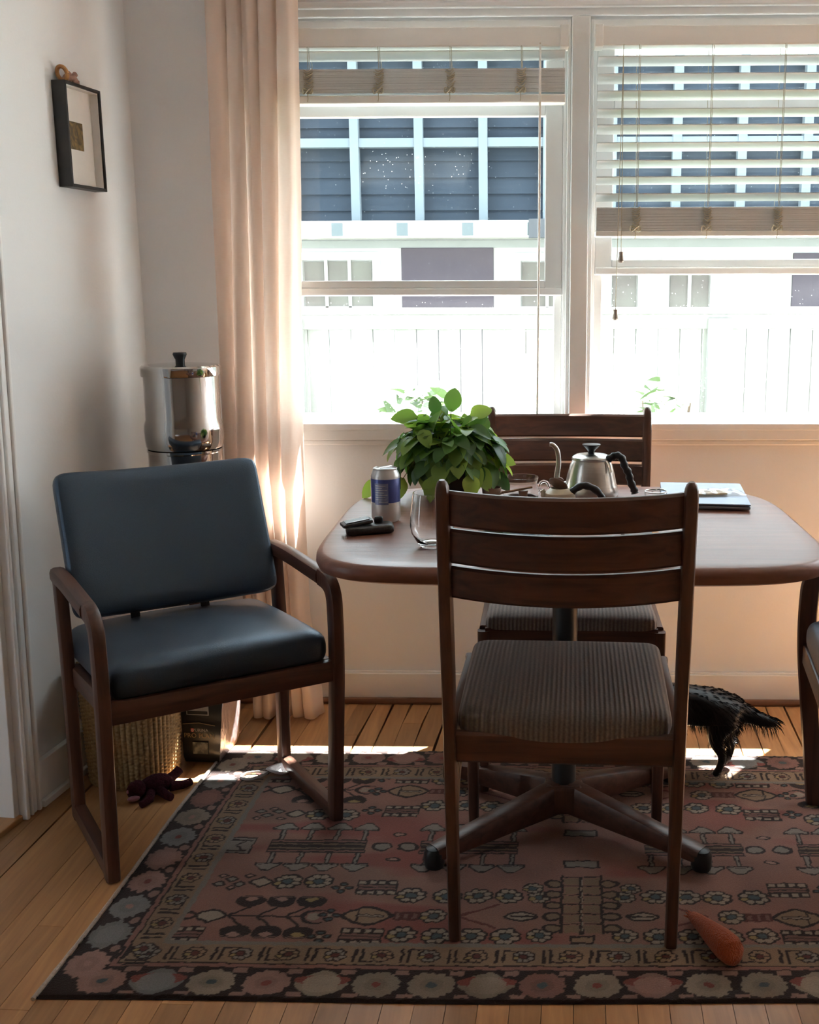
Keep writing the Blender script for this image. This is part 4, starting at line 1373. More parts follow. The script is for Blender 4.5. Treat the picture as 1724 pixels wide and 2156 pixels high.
# drawn for the left half near side, mirrored to the other three quarters
quarter = []
for mx in (0, 1):
    for my in (0, 1):
        fx = (lambda x: x) if not mx else (lambda x: 2 * CXs - x)
        fy = (lambda y: y) if not my else (lambda y: 2 * MID - y)
        d = -1 if mx else 1
        sg = 1 if my else -1
        vase_tree(fx(xf(-0.638)), fy(yf(2.034)), d, my)
        rosette(fx(xf(-0.513)), fy(yf(2.168)), .034); rosette(fx(xf(-0.445)), fy(yf(2.170)), .034)
        dia(fx(xf(-0.57)), fy(yf(2.165)), .028, .022, DK); dia(fx(xf(-0.57)), fy(yf(2.165)), .020, .015, CR)
        for k in range(3):
            dia(fx(xf(-0.615 - .022 * k)), fy(yf(2.165 + .020 * (k % 2) - .01)), .017, .013, DK)
            dia(fx(xf(-0.615 - .022 * k)), fy(yf(2.165 + .020 * (k % 2) - .01)), .010, .007, GY)
            dia(fx(xf(-0.60 - .03 * k)), fy(yf(2.190 - .05 * (k % 2))), .013, .010, DK)
            dia(fx(xf(-0.60 - .03 * k)), fy(yf(2.190 - .05 * (k % 2))), .007, .005, LP)
        cross(fx(xf(-0.389)), fy(yf(2.145)), .024); cross(fx(xf(-0.394)), fy(yf(2.041)), .024); cross(fx(xf(-0.396)), fy(yf(1.965)), .024)
        ladderbox(fx(xf(-0.315)), fy(yf(2.148)), .088, .058); ladderbox(fx(xf(-0.315)), fy(yf(1.967)), .088, .058)
        ladderbox(fx(xf(-0.676)), fy(yf(1.967)), .086, .056)
        boat(fx(xf(-0.316)), fy(yf(2.040)), d)
        rect(fx(xf(-0.262)), fy(yf(2.025)), fx(xf(-0.205)), fy(yf(2.055)), RE * .45)
        for k in range(3):
            rect(fx(xf(-0.258 + .018 * k)), fy(yf(2.030)), fx(xf(-0.250 + .018 * k)), fy(yf(2.050)), PK * .7)
        for wx, wy, rr in ((-0.238, 2.118, .035), (-0.16, 2.115, .033), (-0.235, 1.975, .033), (-0.165, 1.972, .033), (-0.18, 2.042, .030),
                           (-0.095, 2.118, .033), (-0.03, 2.118, .033), (-0.095, 1.972, .033), (-0.028, 1.972, .033), (0.035, 2.115, .026), (0.04, 1.975, .028), (0.02, 2.15, .024)):
            rosette(fx(xf(wx)), fy(yf(wy)), rr)
        ell(fx(xf(0.0)), fy(yf(2.042)), .036, .018, DK, 1.6); ell(fx(xf(0.0)), fy(yf(2.042)), .028, .012, CR, 1.6); line(fx(xf(-.02)), fy(yf(2.042)), fx(xf(.025)), fy(yf(2.042)), .003, DK)
        line(fx(xf(-0.13)), fy(yf(2.042)), fx(xf(-0.05)), fy(yf(2.085)), .0035, RE * .6); line(fx(xf(-0.13)), fy(yf(2.042)), fx(xf(-0.05)), fy(yf(2.0)), .0035, RE * .6)
        # centre bar units with mushrooms
        for base, n in ((-0.575, 4), (-0.225, 4)):
            for k in range(n):
                bx = base + .0645 * k
                if bx > -0.01: continue
                mushroom(fx(xf(bx)), fy(yf(2.240)), sg, fy(yf(2.300)))
            rect(fx(xf(base - .02)), fy(yf(2.292)), fx(xf(min(base + .205, 0.0))), fy(yf(2.322)), DK)
            rect(fx(xf(base - .018)), fy(yf(2.297)), fx(xf(min(base + .203, 0.0))), fy(yf(2.303)), PK * .8)
            rect(fx(xf(base - .018)), fy(yf(2.310)), fx(xf(min(base + .203, 0.0))), fy(yf(2.316)), TN * .6)
        ell(fx(xf(-0.334)), fy(yf(2.322)), .024, .020, DK); ell(fx(xf(-0.332)), fy(yf(2.322)), .017, .013, GY)
        ell(fx(xf(-0.272)), fy(yf(2.322)), .024, .020, DK); ell(fx(xf(-0.272)), fy(yf(2.322)), .017, .013, GY)
        ell(fx(xf(-0.30)), fy(yf(2.265)), .018, .009, DK); ell(fx(xf(-0.30)), fy(yf(2.265)), .011, .005, LP)
        # emblem box at the end of the bar
        rect(fx(xf(-0.702)), fy(yf(2.284)), fx(xf(-0.630)), fy(yf(2.324)), DK)
        rect(fx(xf(-0.698)), fy(yf(2.289)), fx(xf(-0.634)), fy(yf(2.324)), GY)
        line(fx(xf(-0.690)), fy(yf(2.296)), fx(xf(-0.64)), fy(yf(2.298)), .003, DK); line(fx(xf(-0.650)), fy(yf(2.298)), fx(xf(-0.668)), fy(yf(2.320)), .003, DK)
        # centre column
        for k in range(6):
            yy = 1.985 + .036 * k
            rect(fx(xf(0.088)), fy(yf(yy)), fx(xf(0.121)), fy(yf(yy + .026)), TN * .8)
            line(fx(xf(0.084)), fy(yf(yy + .031)), fx(xf(0.120)), fy(yf(yy + .031)), .0018, DK)
        line(fx(xf(0.083)), fy(yf(1.985)), fx(xf(0.083)), fy(yf(2.20)), .003, DK)
        for k in range(5):
            ell(fx(xf(0.065)), fy(yf(2.0 + .042 * k)), .022, .016, DK); ell(fx(xf(0.066)), fy(yf(2.0 + .042 * k)), .015, .010, TN * .8)
        rect(fx(xf(0.10)), fy(yf(1.945)), fx(xf(0.125)), fy(yf(1.975)), DK); rect(fx(xf(0.104)), fy(yf(1.952)), fx(xf(0.125)), fy(yf(1.968)), TN)
        rect(fx(xf(0.085)), fy(yf(2.235)), fx(xf(0.125)), fy(yf(2.268)), DK); rect(fx(xf(0.09)), fy(yf(2.240)), fx(xf(0.125)), fy(yf(2.263)), GY)
line(CXs - .002, MID - .34, CXs - .002, MID - .13, .004, DK); line(CXs, MID - .33, CXs, MID - .14, .0012, CR)
line(CXs - .002, MID + .34, CXs - .002, MID + .13, .004, DK); line(CXs, MID + .33, CXs, MID + .14, .0012, CR)

# borders
E = np.minimum(np.minimum(X, RW - X), np.minimum(Y, RD - Y))
paint(E < 0.178, GY * .95); paint(E < 0.166, TN * .95); paint(E < 0.108, DK); paint(E < 0.104, PK * .95); paint(E < 0.094, DK)


def border_line(P0, d, nrm, L, seed):
    rs = random.Random(seed)
    n = round((L - 0.2) / 0.103)
    st = (L - 0.2) / n

    def at(a, b):
        return (P0[0] + d[0] * a + nrm[0] * b, P0[1] + d[1] * a + nrm[1] * b)
    for k in range(n + 1):
        a = 0.1 + st * k
        c = rs.choice((CR, LP, LP, CR * .85, np.array((.34, .33, .32)), PK * .9))
        x, y = at(a, 0.048)
        if d[0]:
            if k % 3 == 1:
                ell(x, y, .052, .040, c * .82, 1.35); ell(x, y + .010 * nrm[1], .054, .015, RE, 2.2); ell(x, y, .034, .026, c, 2.5)
            else:
                spiky(x, y, .043, .036, c * .9, k); spiky(x, y, .022, .018, c * .75, k + 3); ell(x, y, .010, .008, RE if k % 2 else BL)
            for s_, b_ in ((-1, .084), (1, .014)):
                q = at(a + st / 2 + s_ * .008, b_)
                rect(q[0] - .014, q[1] - .007, q[0] + .014, q[1] + .007, LP * .8)
        else:
            if k % 3 == 1:
                spiky(x, y, .044, .050, c * .85, k, 1.4); ell(x, y, .026, .030, c, 2.4)
            else:
                spiky(x, y, .042, .043, c * .95, k, 1.6); spiky(x, y, .02, .022, c * .8, k + 2); ell(x, y, .008, .009, RE * .8 if k % 2 else LP)
            q = at(a + st / 2, .080)
            ell(q[0], q[1], .010, .012, LP * .8)
    m = round((L - 0.3) / 0.0905)
    s2 = (L - 0.3) / m
    for k in range(m + 1):
        a = 0.15 + s2 * k
        x, y = at(a - s2 / 2, 0.137)
        for o in (-.0065, .0065):
            q0, q1 = at(a - s2 / 2 + o, .118), at(a - s2 / 2 + o, .156)
            line(q0[0], q0[1], q1[0], q1[1], .0030, DK)
        q0, q1 = at(a - s2 / 2 + .007, .118 if k % 2 else .156), at(a - s2 / 2 + .03, .118 if k % 2 else .156)
        line(q0[0], q0[1], q1[0], q1[1], .0022, DK)
        if k <= m:
            x, y = at(a, 0.137)
            rosette(x, y, .024, TN * 1.05 if k % 2 else GY * 1.1, RE * .5)


border_line((0, 0), (1, 0), (0, 1), RW, 1); border_line((0, RD), (1, 0), (0, -1), RW, 2)
border_line((0, 0), (0, 1), (1, 0), RD, 3); border_line((RW, 0), (0, 1), (-1, 0), RD, 4)
paint(E < 0.010, DK * .9)
img *= (0.86 + 0.28 * n2) * (0.95 + 0.1 * rng.random((ny + 1, nx + 1))[..., None])
img *= 0.52

# bilinear corners on the floor
BLc, TLc, BRc, TRc = Vector((-0.894, 1.765, 0)), Vector((-0.838, 2.868, 0)), Vector((1.045, 1.785, 0)), Vector((1.095, 2.846, 0))
U, V = xs / RW, ys / RD
px = (BLc.x * (1 - U) + BRc.x * U) * (1 - V) + (TLc.x * (1 - U) + TRc.x * U) * V
py = (BLc.y * (1 - U) + BRc.y * U) * (1 - V) + (TLc.y * (1 - U) + TRc.y * U) * V
px = px + 0.004 * np.sin(V * 7) * (1 - U)
py = py + 0.004 * np.sin(U * 9 + 1) * (1 - 2 * V)
pz = 0.0058 + 0 * px
edge = (E < 0.004)
pz[edge] = 0.0015
co_ = np.stack([px, py, pz], -1).reshape(-1, 3)
me = bpy.data.meshes.new('rug')
nv = co_.shape[0]
ii = np.arange(ny)[:, None] * (nx + 1) + np.arange(nx)[None, :]
quads = np.stack([ii, ii + 1, ii + nx + 2, ii + nx + 1], -1).reshape(-1, 4)
me.vertices.add(nv); me.vertices.foreach_set('co', co_.astype(np.float32).ravel())
me.loops.add(quads.size); me.loops.foreach_set('vertex_index', quads.astype(np.int32).ravel())
me.polygons.add(len(quads)); me.polygons.foreach_set('loop_start', np.arange(len(quads), dtype=np.int32) * 4)
me.update(calc_edges=True)
at = me.color_attributes.new('knots', 'FLOAT_COLOR', 'POINT')
at.data.foreach_set('color', np.concatenate([np.clip(img, 0, 1).reshape(-1, 3), np.ones((nv, 1))], 1).astype(np.float32).ravel())
me.materials.append(rug_m)
rug = thing('rug', 'worn pink and brown patterned oriental rug under the table', 'rug', (0, 0, 0))
pile = bpy.data.objects.new('pile', me); COL.objects.link(pile); pile.parent = rug
for nm, a, b in (('selvage', BLc, TLc), ('selvage', BRc, TRc)):
    sgn = -1 if a is BLc else 1
    pts = [a.lerp(b, k / 40) + Vector((sgn * 0.002 + 0.004 * sin(k / 40 * 7) * (sgn < 0), 0, 0.004)) for k in range(41)]
    MB().tube(pts, [0.0042 + 0.0006 * (k % 2) for k in range(41)], 8).obj(nm, binding_m, rug)

# ================================================================== LEFT CORNER
# stand + water filter
sd = thing('plant_stand', 'small wooden stand mostly hidden behind the navy armchair', 'stand', (-0.935, 2.965, 0), radians(5))
MB().lathe([(0.0001, 0.545), (0.098, 0.545), (0.102, 0.549), (0.102, 0.561), (0.098, 0.565), (0.0001, 0.565)], 40).obj('top', wood[0], sd)
MB().lathe([(0.0001, 0.012), (0.016, 0.012), (0.014, 0.28), (0.016, 0.545), (0.0001, 0.545)], 20).obj('post', wood[2], sd)
MB().lathe([(0.0001, 0.0), (0.062, 0.0), (0.064, 0.004), (0.060, 0.014), (0.0001, 0.016)], 36).obj('base', wood[0], sd)
wf = thing('water_filter', 'polished stainless steel gravity water filter with black knob in corner', 'water filter', (-0.931, 2.955, 0.5655))
fz = -0.5655
MB().lathe([(0.0001, 0.002), (0.095, 0.002), (0.098, 0.006), (0.098, 0.265), (0.1005, 0.268), (0.1005, 0.274), (0.096, 0.276), (0.0001, 0.276)], 64).obj('lower_chamber', steel, wf)
MB().lathe([(0.0001, 0.277), (0.099, 0.277), (0.1015, 0.282), (0.1035, 0.300), (0.1045, 0.325), (0.1035, 0.340), (0.0985, 0.354), (0.0985, 0.476), (0.0001, 0.476)], 64).obj('upper_chamber', steel, wf)
MB().lathe([(0.1035, 0.470), (0.1045, 0.472), (0.1045, 0.494), (0.100, 0.4985), (0.060, 0.5015), (0.0001, 0.503)], 64).obj('lid', steel, wf)
MB().lathe([(0.0001, 0.502), (0.012, 0.502), (0.012, 0.512), (0.016, 0.520), (0.0185, 0.526), (0.017, 0.531), (0.0001, 0.532)], 28).obj('knob', black_plastic, wf)
MB().tube([(0.02, -0.098, 0.03), (0.022, -0.125, 0.03), (0.022, -0.135, 0.015)], 0.008, 10).obj('spigot', black_plastic, wf)

# wicker basket
bk = thing('wicker_basket', 'round wicker basket under the navy armchair', 'basket', (-1.046, 2.728, 0))


def weave(u, v):
    th = 2 * pi * u
    z = v * 0.30
    row = v * 60
    R = 0.114 + 0.012 * v + 0.0030 * abs(sin(28 * th)) ** 0.7 + 0.0013 * sin(28 * th + pi * math.floor(row)) * abs(sin(pi * row)) ** 0.5
    return Vector((R * cos(th), R * sin(th), z + 0.002))


MB().grid(weave, 224, 180, True).obj('woven_side', wicker, bk)
MB().lathe([(0.0001, 0.001), (0.117, 0.001), (0.117, 0.006), (0.0001, 0.006)], 40).obj('base', wicker, bk)
rim = MB()
for o in (0, pi):
    rim.tube([(0.128 * cos(t) + 0.004 * cos(t) * cos(14 * t + o), 0.128 * sin(t) + 0.004 * sin(t) * cos(14 * t + o), 0.303 + 0.004 * sin(14 * t + o)) for t in [2 * pi * k / 120 for k in range(121)]], 0.0045, 6)
rim.obj('rim', wicker, bk)

# dog food bag
bg = thing('pet_food_bag', 'black pet food bag with gold lettering standing beside the wicker basket', 'bag', (-0.884, 2.782, 0.0), radians(-5))
bw, bd_, bh = 0.100, 0.150, 0.31


def bag_pt(u, v):
    # u round the section, v up
    z = 0.002 + v * bh
    k = 1 - 0.85 * max(0, (v - 0.72) / 0.28) ** 1.3
    per = [(-1, -1), (1, -1), (1, 1), (-1, 1), (-1, -1)]
    s = u * 4
    i = min(3, int(s)); f = s - i
    a, b = per[i], per[i + 1]
    x = (a[0] + (b[0] - a[0]) * f) * bw / 2
    y = (a[1] + (b[1] - a[1]) * f) * bd_ / 2 * k
    bul = 0.004 * sin(pi * f) * sin(pi * min(1, v * 1.2))
    nrm = [(0, -1), (1, 0), (0, 1), (-1, 0)][i]
    inset = 1 - 0.06 * max(0, 1 - v / 0.06)
    x, y = x * inset, y * inset
    lean = 0.030 * v * (1 if x > 0 else 0)
    return Vector((x + nrm[0] * bul + lean, y + bd_ / 2 + nrm[1] * bul + 0.0016 * sin(31 * v + 9 * u), z))


front, sidef = MB(), MB()
for m, us in ((front, (0, .25)), (front, (.5, 1.0)), (sidef, (.25, .5))):
    m.grid(lambda u, v, us=us: bag_pt(us[0] + (us[1] - us[0]) * u * 0.9999, v), 14 if us[1] - us[0] < .3 else 28, 30)
front.add([bag_pt(u, 0) for u in (0, .25, .5, .75)], [(0, 3, 2, 1)]); front.add([bag_pt(u, 1) for u in (0, .25, .5, .75)], [(0, 1, 2, 3)])
front.obj('bag_body', bag_black, bg)
sidef.obj('side_gusset', bag_silver, bg, label='crinkled silver side of the bag')
FM = lambda x, z, y=-0.0062: Matrix.Translation((x, y, z)) @ Matrix.Rotation(radians(90), 4, 'X')
text_obj('brand_lettering', 'PURINA', 0.0125, bag_grey, bg, FM(0.004, 0.0985))
text_obj('brand_lettering', 'PRO PLAN', 0.0185, bag_gold, bg, FM(0.0, 0.0825))
MB().box((-0.0225, -0.0066, 0.0935), (-0.0145, -0.0056, 0.1035)).obj('red_logo', bag_red, bg, False)
lg = MB()
for i in range(3):
    for j in range(3):
        if (i + j) % 2:
            lg.box((-0.0225 + i * .00267, -0.0069, 0.0935 + j * .00333), (-0.0225 + (i + 1) * .00267, -0.0062, 0.0935 + (j + 1) * .00333))
lg.obj('logo_checks', bag_grey, bg, False)
MB().prism([(-0.045, 0.114), (-0.02, 0.117), (0.0, 0.119), (0.025, 0.115), (0.045, 0.112), (0.045, 0.1135), (0.025, 0.1165), (0.0, 0.1205), (-0.02, 0.1185), (-0.045, 0.1155)], 0.0050, 0.0066,
           M=Matrix(((1, 0, 0, 0), (0, 0, -1, 0), (0, 1, 0, 0), (0, 0, 0, 1)))).obj('gold_arch', bag_gold, bg, False)
lb_ = MB().box((-0.032, -0.0066, 0.142), (0.030, -0.0052, 0.171)).obj('front_label', bag_grey, bg, False)
MB().box((-0.029, -0.0072, 0.1445), (0.027, -0.0060, 0.1535)).obj('label_stripe', bag_black, lb_, False)
MB().box((-0.020, -0.0060, 0.030), (0.022, -0.0050, 0.064)).obj('food_picture', bag_photo, bg, False)
MB().box((bw / 2 + 0.012, 0.010, 0.176), (bw / 2 + 0.0245, 0.138, 0.182)).obj('orange_stripe', bag_orange, bg, False)

# plush toy
pt = thing('plush_toy', 'dark maroon stuffed animal toy lying on floor beside rug edge', 'plush toy', (-0.945, 2.600, 0.0), radians(32))
random.seed(9)
MB().ball((0, 0, 0.026), (0.042, 0.028, 0.026), noise=.05).obj('body', maroon, pt)
hd = MB().ball((-0.050, -0.004, 0.024), (0.026, 0.025, 0.024), noise=.05).obj('head', maroon, pt)
MB().ball((-0.064, -0.026, 0.013), (0.016, 0.010, 0.007), noise=.05).obj('ear', pinkpl, hd)
MB().ball((-0.056, 0.026, 0.016), (0.014, 0.011, 0.008), noise=.05).obj('ear', maroon, hd)
MB().ball((-0.072, -0.008, 0.026), (0.005, 0.005, 0.005)).obj('nose', pinkpl, hd)
MB().tube([(0.03, 0.01, 0.026), (0.052, 0.022, 0.032), (0.066, 0.028, 0.040)], [0.014, 0.012, 0.012], 10).obj('leg', maroon, pt)
MB().tube([(0.03, -0.012, 0.018), (0.062, -0.012, 0.014), (0.085, 0.0, 0.012)], [0.014, 0.011, 0.010], 10).obj('leg', maroon, pt)
MB().tube([(-0.02, -0.02, 0.018), (-0.03, -0.05, 0.012), (-0.055, -0.062, 0.009)], [0.012, 0.010, 0.009], 10).obj('arm', maroon, pt)
MB().tube([(0.0, -0.02, 0.020), (0.012, -0.048, 0.012), (0.02, -0.062, 0.010)], [0.012, 0.011, 0.010], 10).obj('arm', maroon, pt)

# pale pad with strap
pd = thing('pet_pad', 'small pale oval dish-shaped pad with white strap on rug beneath the armchair', 'pad', (-0.652, 2.697, DZ), radians(12))


def padp(u, v):
    th = 2 * pi * u
    r = 0.002 + 0.998 * v
    z = 0.006 + 0.016 * v ** 2 + 0.004 * sin(2 * th) * v
    return Vector((0.036 * r * cos(th), 0.030 * r * sin(th), z))


m = MB().grid(padp, 32, 8, True)
po_ = m.obj('pad_cup', padwhite, pd)
so = po_.modifiers.new('thickness', 'SOLIDIFY'); so.thickness = 0.004
MB().sweep(spline([(-0.034, 0.004, 0.010), (-0.060, 0.022, 0.006), (-0.088, 0.022, 0.004), (-0.100, 0.0, 0.004), (-0.078, -0.014, 0.004), (-0.045, -0.008, 0.008), (-0.032, 0.0, 0.012)], 5), (0, 0, 1), 0.007, 0.0035, 0.001).obj('strap', padwhite, pd)

# carrot toy
ca = thing('carrot_toy', 'orange carrot shaped dog toy lying on rug near the bottom right', 'dog toy', (0.362, 1.952, DZ), math.atan2(-0.142, 0.056))
prof = [(-0.082, 0.004), (-0.080, 0.010), (-0.06, 0.014), (-0.03, 0.018), (0.0, 0.0225), (0.03, 0.0265), (0.055, 0.028), (0.070, 0.025), (0.079, 0.016), (0.082, 0.005)]
MB().loft([[Vector((x, r * cos(2 * pi * j / 20), 0.0285 + (r - .0285) * .6 + r * sin(2 * pi * j / 20) + (0 if True else 0))) for j in range(20)] for x, r in prof]).obj('carrot_body', orange_pl, ca)
m = MB()
for k in range(5):
    a = -0.8 + 0.4 * k
    m.tube([(-0.078, 0, 0.014), (-0.088, 0.006 * a, 0.016 + 0.004 * cos(a * 4)), (-0.097, 0.012 * a, 0.014 + 0.005 * cos(a * 3))], [0.003, 0.0028, 0.0015], 6)
m.obj('tuft', orange_pl, ca)

# picture frame on the left wall
FRM = Matrix(((DL.x, NL.x, 0, 0), (DL.y, NL.y, 0, 0), (0, 0, 1, 0), (0, 0, 0, 1)))      # local x along the wall towards the camera, y into the room
fr = thing('picture_frame', 'black box picture frame with small dark print on the left wall', 'picture frame', tuple(lw(0.312, 0.001, 1.642)), math.atan2(DL.y, DL.x))
# local x = DL, local y = left of DL: it points out of the room when DL looks to the camera, so flip
sy = 1 if Vector((-DL.y, DL.x, 0)).dot(NL) > 0 else -1
fw, fh, fd, ft_ = 0.172, 0.254, 0.036, 0.008
Yb = lambda a, b: (min(sy * a, sy * b), max(sy * a, sy * b))


def fbox(x0, x1, y0, y1, z0, z1):
    a, b = Yb(y0, y1)
    return MB().box((x0, a, z0), (x1, b, z1))


fbox(-fw / 2, -fw / 2 + ft_, 0, fd, -fh / 2, fh / 2).obj('side_rail', frame_black, fr, False, 0.001)
fbox(fw / 2 - ft_, fw / 2, 0, fd, -fh / 2, fh / 2).obj('side_rail', frame_black, fr, False, 0.001)
fbox(-fw / 2 + ft_, fw / 2 - ft_, 0, fd, fh / 2 - ft_, fh / 2).obj('top_rail', frame_black, fr, False, 0.001)
fbox(-fw / 2 + ft_, fw / 2 - ft_, 0, fd, -fh / 2, -fh / 2 + ft_).obj('bottom_rail', frame_black, fr, False, 0.001)
fbox(-fw / 2 + ft_, fw / 2 - ft_, 0.002, 0.010, -fh / 2 + ft_, fh / 2 - ft_).obj('mat_board', matboard, fr, False)
for a_, b_, c_, d_ in ((-fw / 2 + ft_, -fw / 2 + ft_ + 0.002, -fh / 2 + ft_, fh / 2 - ft_), (fw / 2 - ft_ - 0.002, fw / 2 - ft_, -fh / 2 + ft_, fh / 2 - ft_), (-fw / 2 + ft_ + 0.002, fw / 2 - ft_ - 0.002, fh / 2 - ft_ - 0.002, fh / 2 - ft_), (-fw / 2 + ft_ + 0.002, fw / 2 - ft_ - 0.002, -fh / 2 + ft_, -fh / 2 + ft_ + 0.002)):
    fbox(a_, b_, 0.010, 0.031, c_, d_).obj('spacer', matboard, fr, False)
fbox(-0.028, 0.036, 0.010, 0.0106, -0.030, 0.038).obj('print', art_m, fr, False)
orn = thing('ornament', 'little gold and pink ornament perched on top of the picture frame', 'ornament', tuple(lw(0.348, 0.020, 1.642 + fh / 2)), math.atan2(DL.y, DL.x))
MB().tube([(0.028 + 0.006 * sin(a), 0.013 * cos(a), 0.018 + 0.0155 * sin(a)) for a in [pi * 2 * k / 24 for k in range(25)]], 0.0052, 8).obj('gold_ring', gold_m, orn)
random.seed(2)
m = MB()
for c, r in (((0.0, 0, 0.011), 0.0105), ((-0.016, 0.003, 0.013), 0.010), ((-0.028, 0, 0.010), 0.009), ((-0.024, 0.004, 0.023), 0.007), ((-0.008, -0.003, 0.022), 0.007), ((0.012, 0, 0.010), 0.009), ((-0.038, 0.002, 0.007), 0.006)):
    m.ball(c, r, 10, 7, noise=.14)
m.obj('figure', pinkorn, orn)


# ================================================================== ON THE TABLE
def on_table(name, label, cat, x, y, rz=0.0, group=None):
    return thing(name, label, cat, (x, y, TZ), rz, group)


# potted plant
random.seed(31)
pl = on_table('potted_plant', 'bushy green pothos plant in dark glazed pot on the table', 'plant', -0.197, 2.705)
MB().lathe([(0.0001, 0.0), (0.060, 0.0), (0.064, 0.004), (0.074, 0.085), (0.076, 0.092), (0.072, 0.094), (0.069, 0.085), (0.0001, 0.080)], 40).obj('pot', pot_m, pl)
MB().lathe([(0.0001, 0.0801), (0.068, 0.0801), (0.05, 0.088), (0.0001, 0.090)], 24).obj('soil', soil_m, pl)
lvs, lfs = leaf_shape(0.060, 0.047, 0.30, 1.0, 7)
lm = MB().add(lvs, lfs)
leaf0 = None
stems = MB()
nleaf = 0
for k in range(275):
    a = random.uniform(0, 2 * pi)
    el = math.asin(random.uniform(-0.42, 0.99))
    rr = random.uniform(0.80, 1.03) if k > 55 else random.uniform(0.45, 0.8)
    p = Vector((0.140 * cos(a) * cos(el) * rr, 0.125 * sin(a) * cos(el) * rr, 0.104 + 0.112 * sin(el) ** 1 * rr * (0.94 if el > 0 else 1)))
    if el < -0.15:
        p.x *= 1.05; p.y *= 1.02
        p.z = max(p.z, 0.045)
    out = Vector((cos(a) * cos(el), sin(a) * cos(el), sin(el)))
    d = (out * 0.75 + Vector((0, 0, -0.85 + 0.5 * max(0, sin(el)))) + Vector((random.uniform(-.45, .45), random.uniform(-.45, .45), random.uniform(-.2, .35)))).normalized()
    n_ = (out + Vector((0, 0, 0.55)) + Vector((random.uniform(-.3, .3), random.uniform(-.3, .3), 0))).normalized()
    yv = d
    zv = (n_ - yv * n_.dot(yv)).normalized()
    xv = yv.cross(zv)
    s = random.uniform(0.65, 1.10)
    M = Matrix((xv, yv, zv)).transposed().to_4x4() @ Matrix.Scale(s, 4)
    M.translation = p - d * 0.028 * s
    if M.translation.z < 0.03:
        continue
    if leaf0 is None:
        leaf0 = lm.obj('leaf', leaf_m, pl); o = leaf0
    else:
        o = leaf0.copy(); COL.objects.link(o); o.parent = pl
    o.matrix_local = M
    nleaf += 1
    if k % 3 == 0:
        q = M.translation
        base = Vector((0.04 * cos(a), 0.04 * sin(a), 0.088))
        mid = (base + q) * 0.5 + Vector((0, 0, 0.05))
        stems.tube([base, mid, q], [0.0018, 0.0014, 0.001], 5)
# a few that reach out to the sides and trail to the table
for (x, y, z, dx, dy, dz_, s) in ((-0.185, 0.01, 0.030, -.6, -.3, -.4, .9), (0.122, 0.0, 0.098, .8, -.2, -.05, 0.9), (0.118, -0.02, 0.055, .65, -.25, -.4, 0.9), (-0.145, -0.03, 0.07, -.4, -.3, -.8, 1.0),
                              (-0.03, -0.02, 0.226, -.1, .1, .9, .7), (0.01, 0, 0.232, .15, .3, 1, .95), (0.07, -.02, .212, .6, .2, .3, .9), (-0.09, 0, .200, -.8, -.2, .15, 1.0),
                              (-0.115, -0.05, 0.045, -.2, -.4, -.6, .9), (0.06, -0.12, 0.065, .1, -.5, -.7, .9), (-0.03, -0.125, 0.06, -.1, -.5, -.8, 1.0)):
    d = Vector((dx, dy, dz_)).normalized()
    n_ = Vector((0.1, -0.7, 0.6)).normalized()
    zv = (n_ - d * n_.dot(d)).normalized(); xv = d.cross(zv)
    M = Matrix((xv, d, zv)).transposed().to_4x4() @ Matrix.Scale(s, 4)
    M.translation = Vector((x, y, z)) - d * 0.01
    o = leaf0.copy(); COL.objects.link(o); o.parent = pl; o.matrix_local = M
    stems.tube([Vector((x * .25, y * .25, 0.088)), Vector((x * .7, y * .7, z * .6 + 0.07)), M.translation], [0.0018, 0.0014, 0.001], 5)
stems.obj('stems', stem_m, pl)

# drink can
cn = on_table('drink_can', 'blue and silver drink can left of the plant', 'can', -0.320, 2.432)
cr_ = 0.0325
MB().lathe([(0.0001, 0.006), (0.020, 0.004), (0.024, 0.0), (0.027, 0.001), (cr_, 0.010), (cr_, 0.046)], 40).obj('can_base', can_silver, cn)
MB().lathe([(cr_, 0.046), (cr_ + .0002, 0.0465), (cr_ + .0002, 0.0985), (cr_, 0.099)], 40).obj('blue_band', can_blue, cn, label='blue printed band round the can')
MB().lathe([(cr_, 0.099), (cr_, 0.104), (0.0305, 0.110), (0.0270, 0.1165), (0.0268, 0.119), (0.0275, 0.1205), (0.0262, 0.1215), (0.0255, 0.1185), (0.0001, 0.1185)], 40).obj('can_top', can_silver, cn)
tabm = MB().sweep([(-0.012, -0.004, 0.1215), (0.004, 0.004, 0.1225), (0.014, 0.008, 0.1245)], (-.4, .9, 0), 0.013, 0.0016, 0.0006)
tabm.obj('pull_tab', can_silver, cn)


def panel_on_can(a0, a1, z0, z1, off):
    m = MB()
    n = 10
    vs = []
    for z in (z0, z1):
        for k in range(n + 1):
            a = radians(a0 + (a1 - a0) * k / n)
            vs.append(Vector(((cr_ + off) * sin(a), -(cr_ + off) * cos(a), z)))
    m.add(vs, [(k, k + 1, n + 2 + k, n + 1 + k) for k in range(n)])
    return m


panel_on_can(-38, 18, 0.0425, 0.0905, 0.0006).obj('printed_panel', can_grey, cn)
tx = MB()
for k, (w0, w1) in enumerate(((-34, 8), (-34, -6), (-34, 12), (-34, 2), (-34, 14), (-34, 6), (-34, 10), (-20, 15))):
    z = 0.086 - 0.0052 * k
    p = panel_on_can(w0, w1, z - 0.0012, z, 0.0009); tx.add(p.v, p.f)
for k in range(3):
    p = panel_on_can(-32, -6 + 3 * k, 0.1015 - .0028 * k + .002, 0.1015 - .0028 * k + .0032, -0.0001 if k else 0.0002); tx.add(p.v, p.f)
tx.obj('print_lines', can_silver, cn)

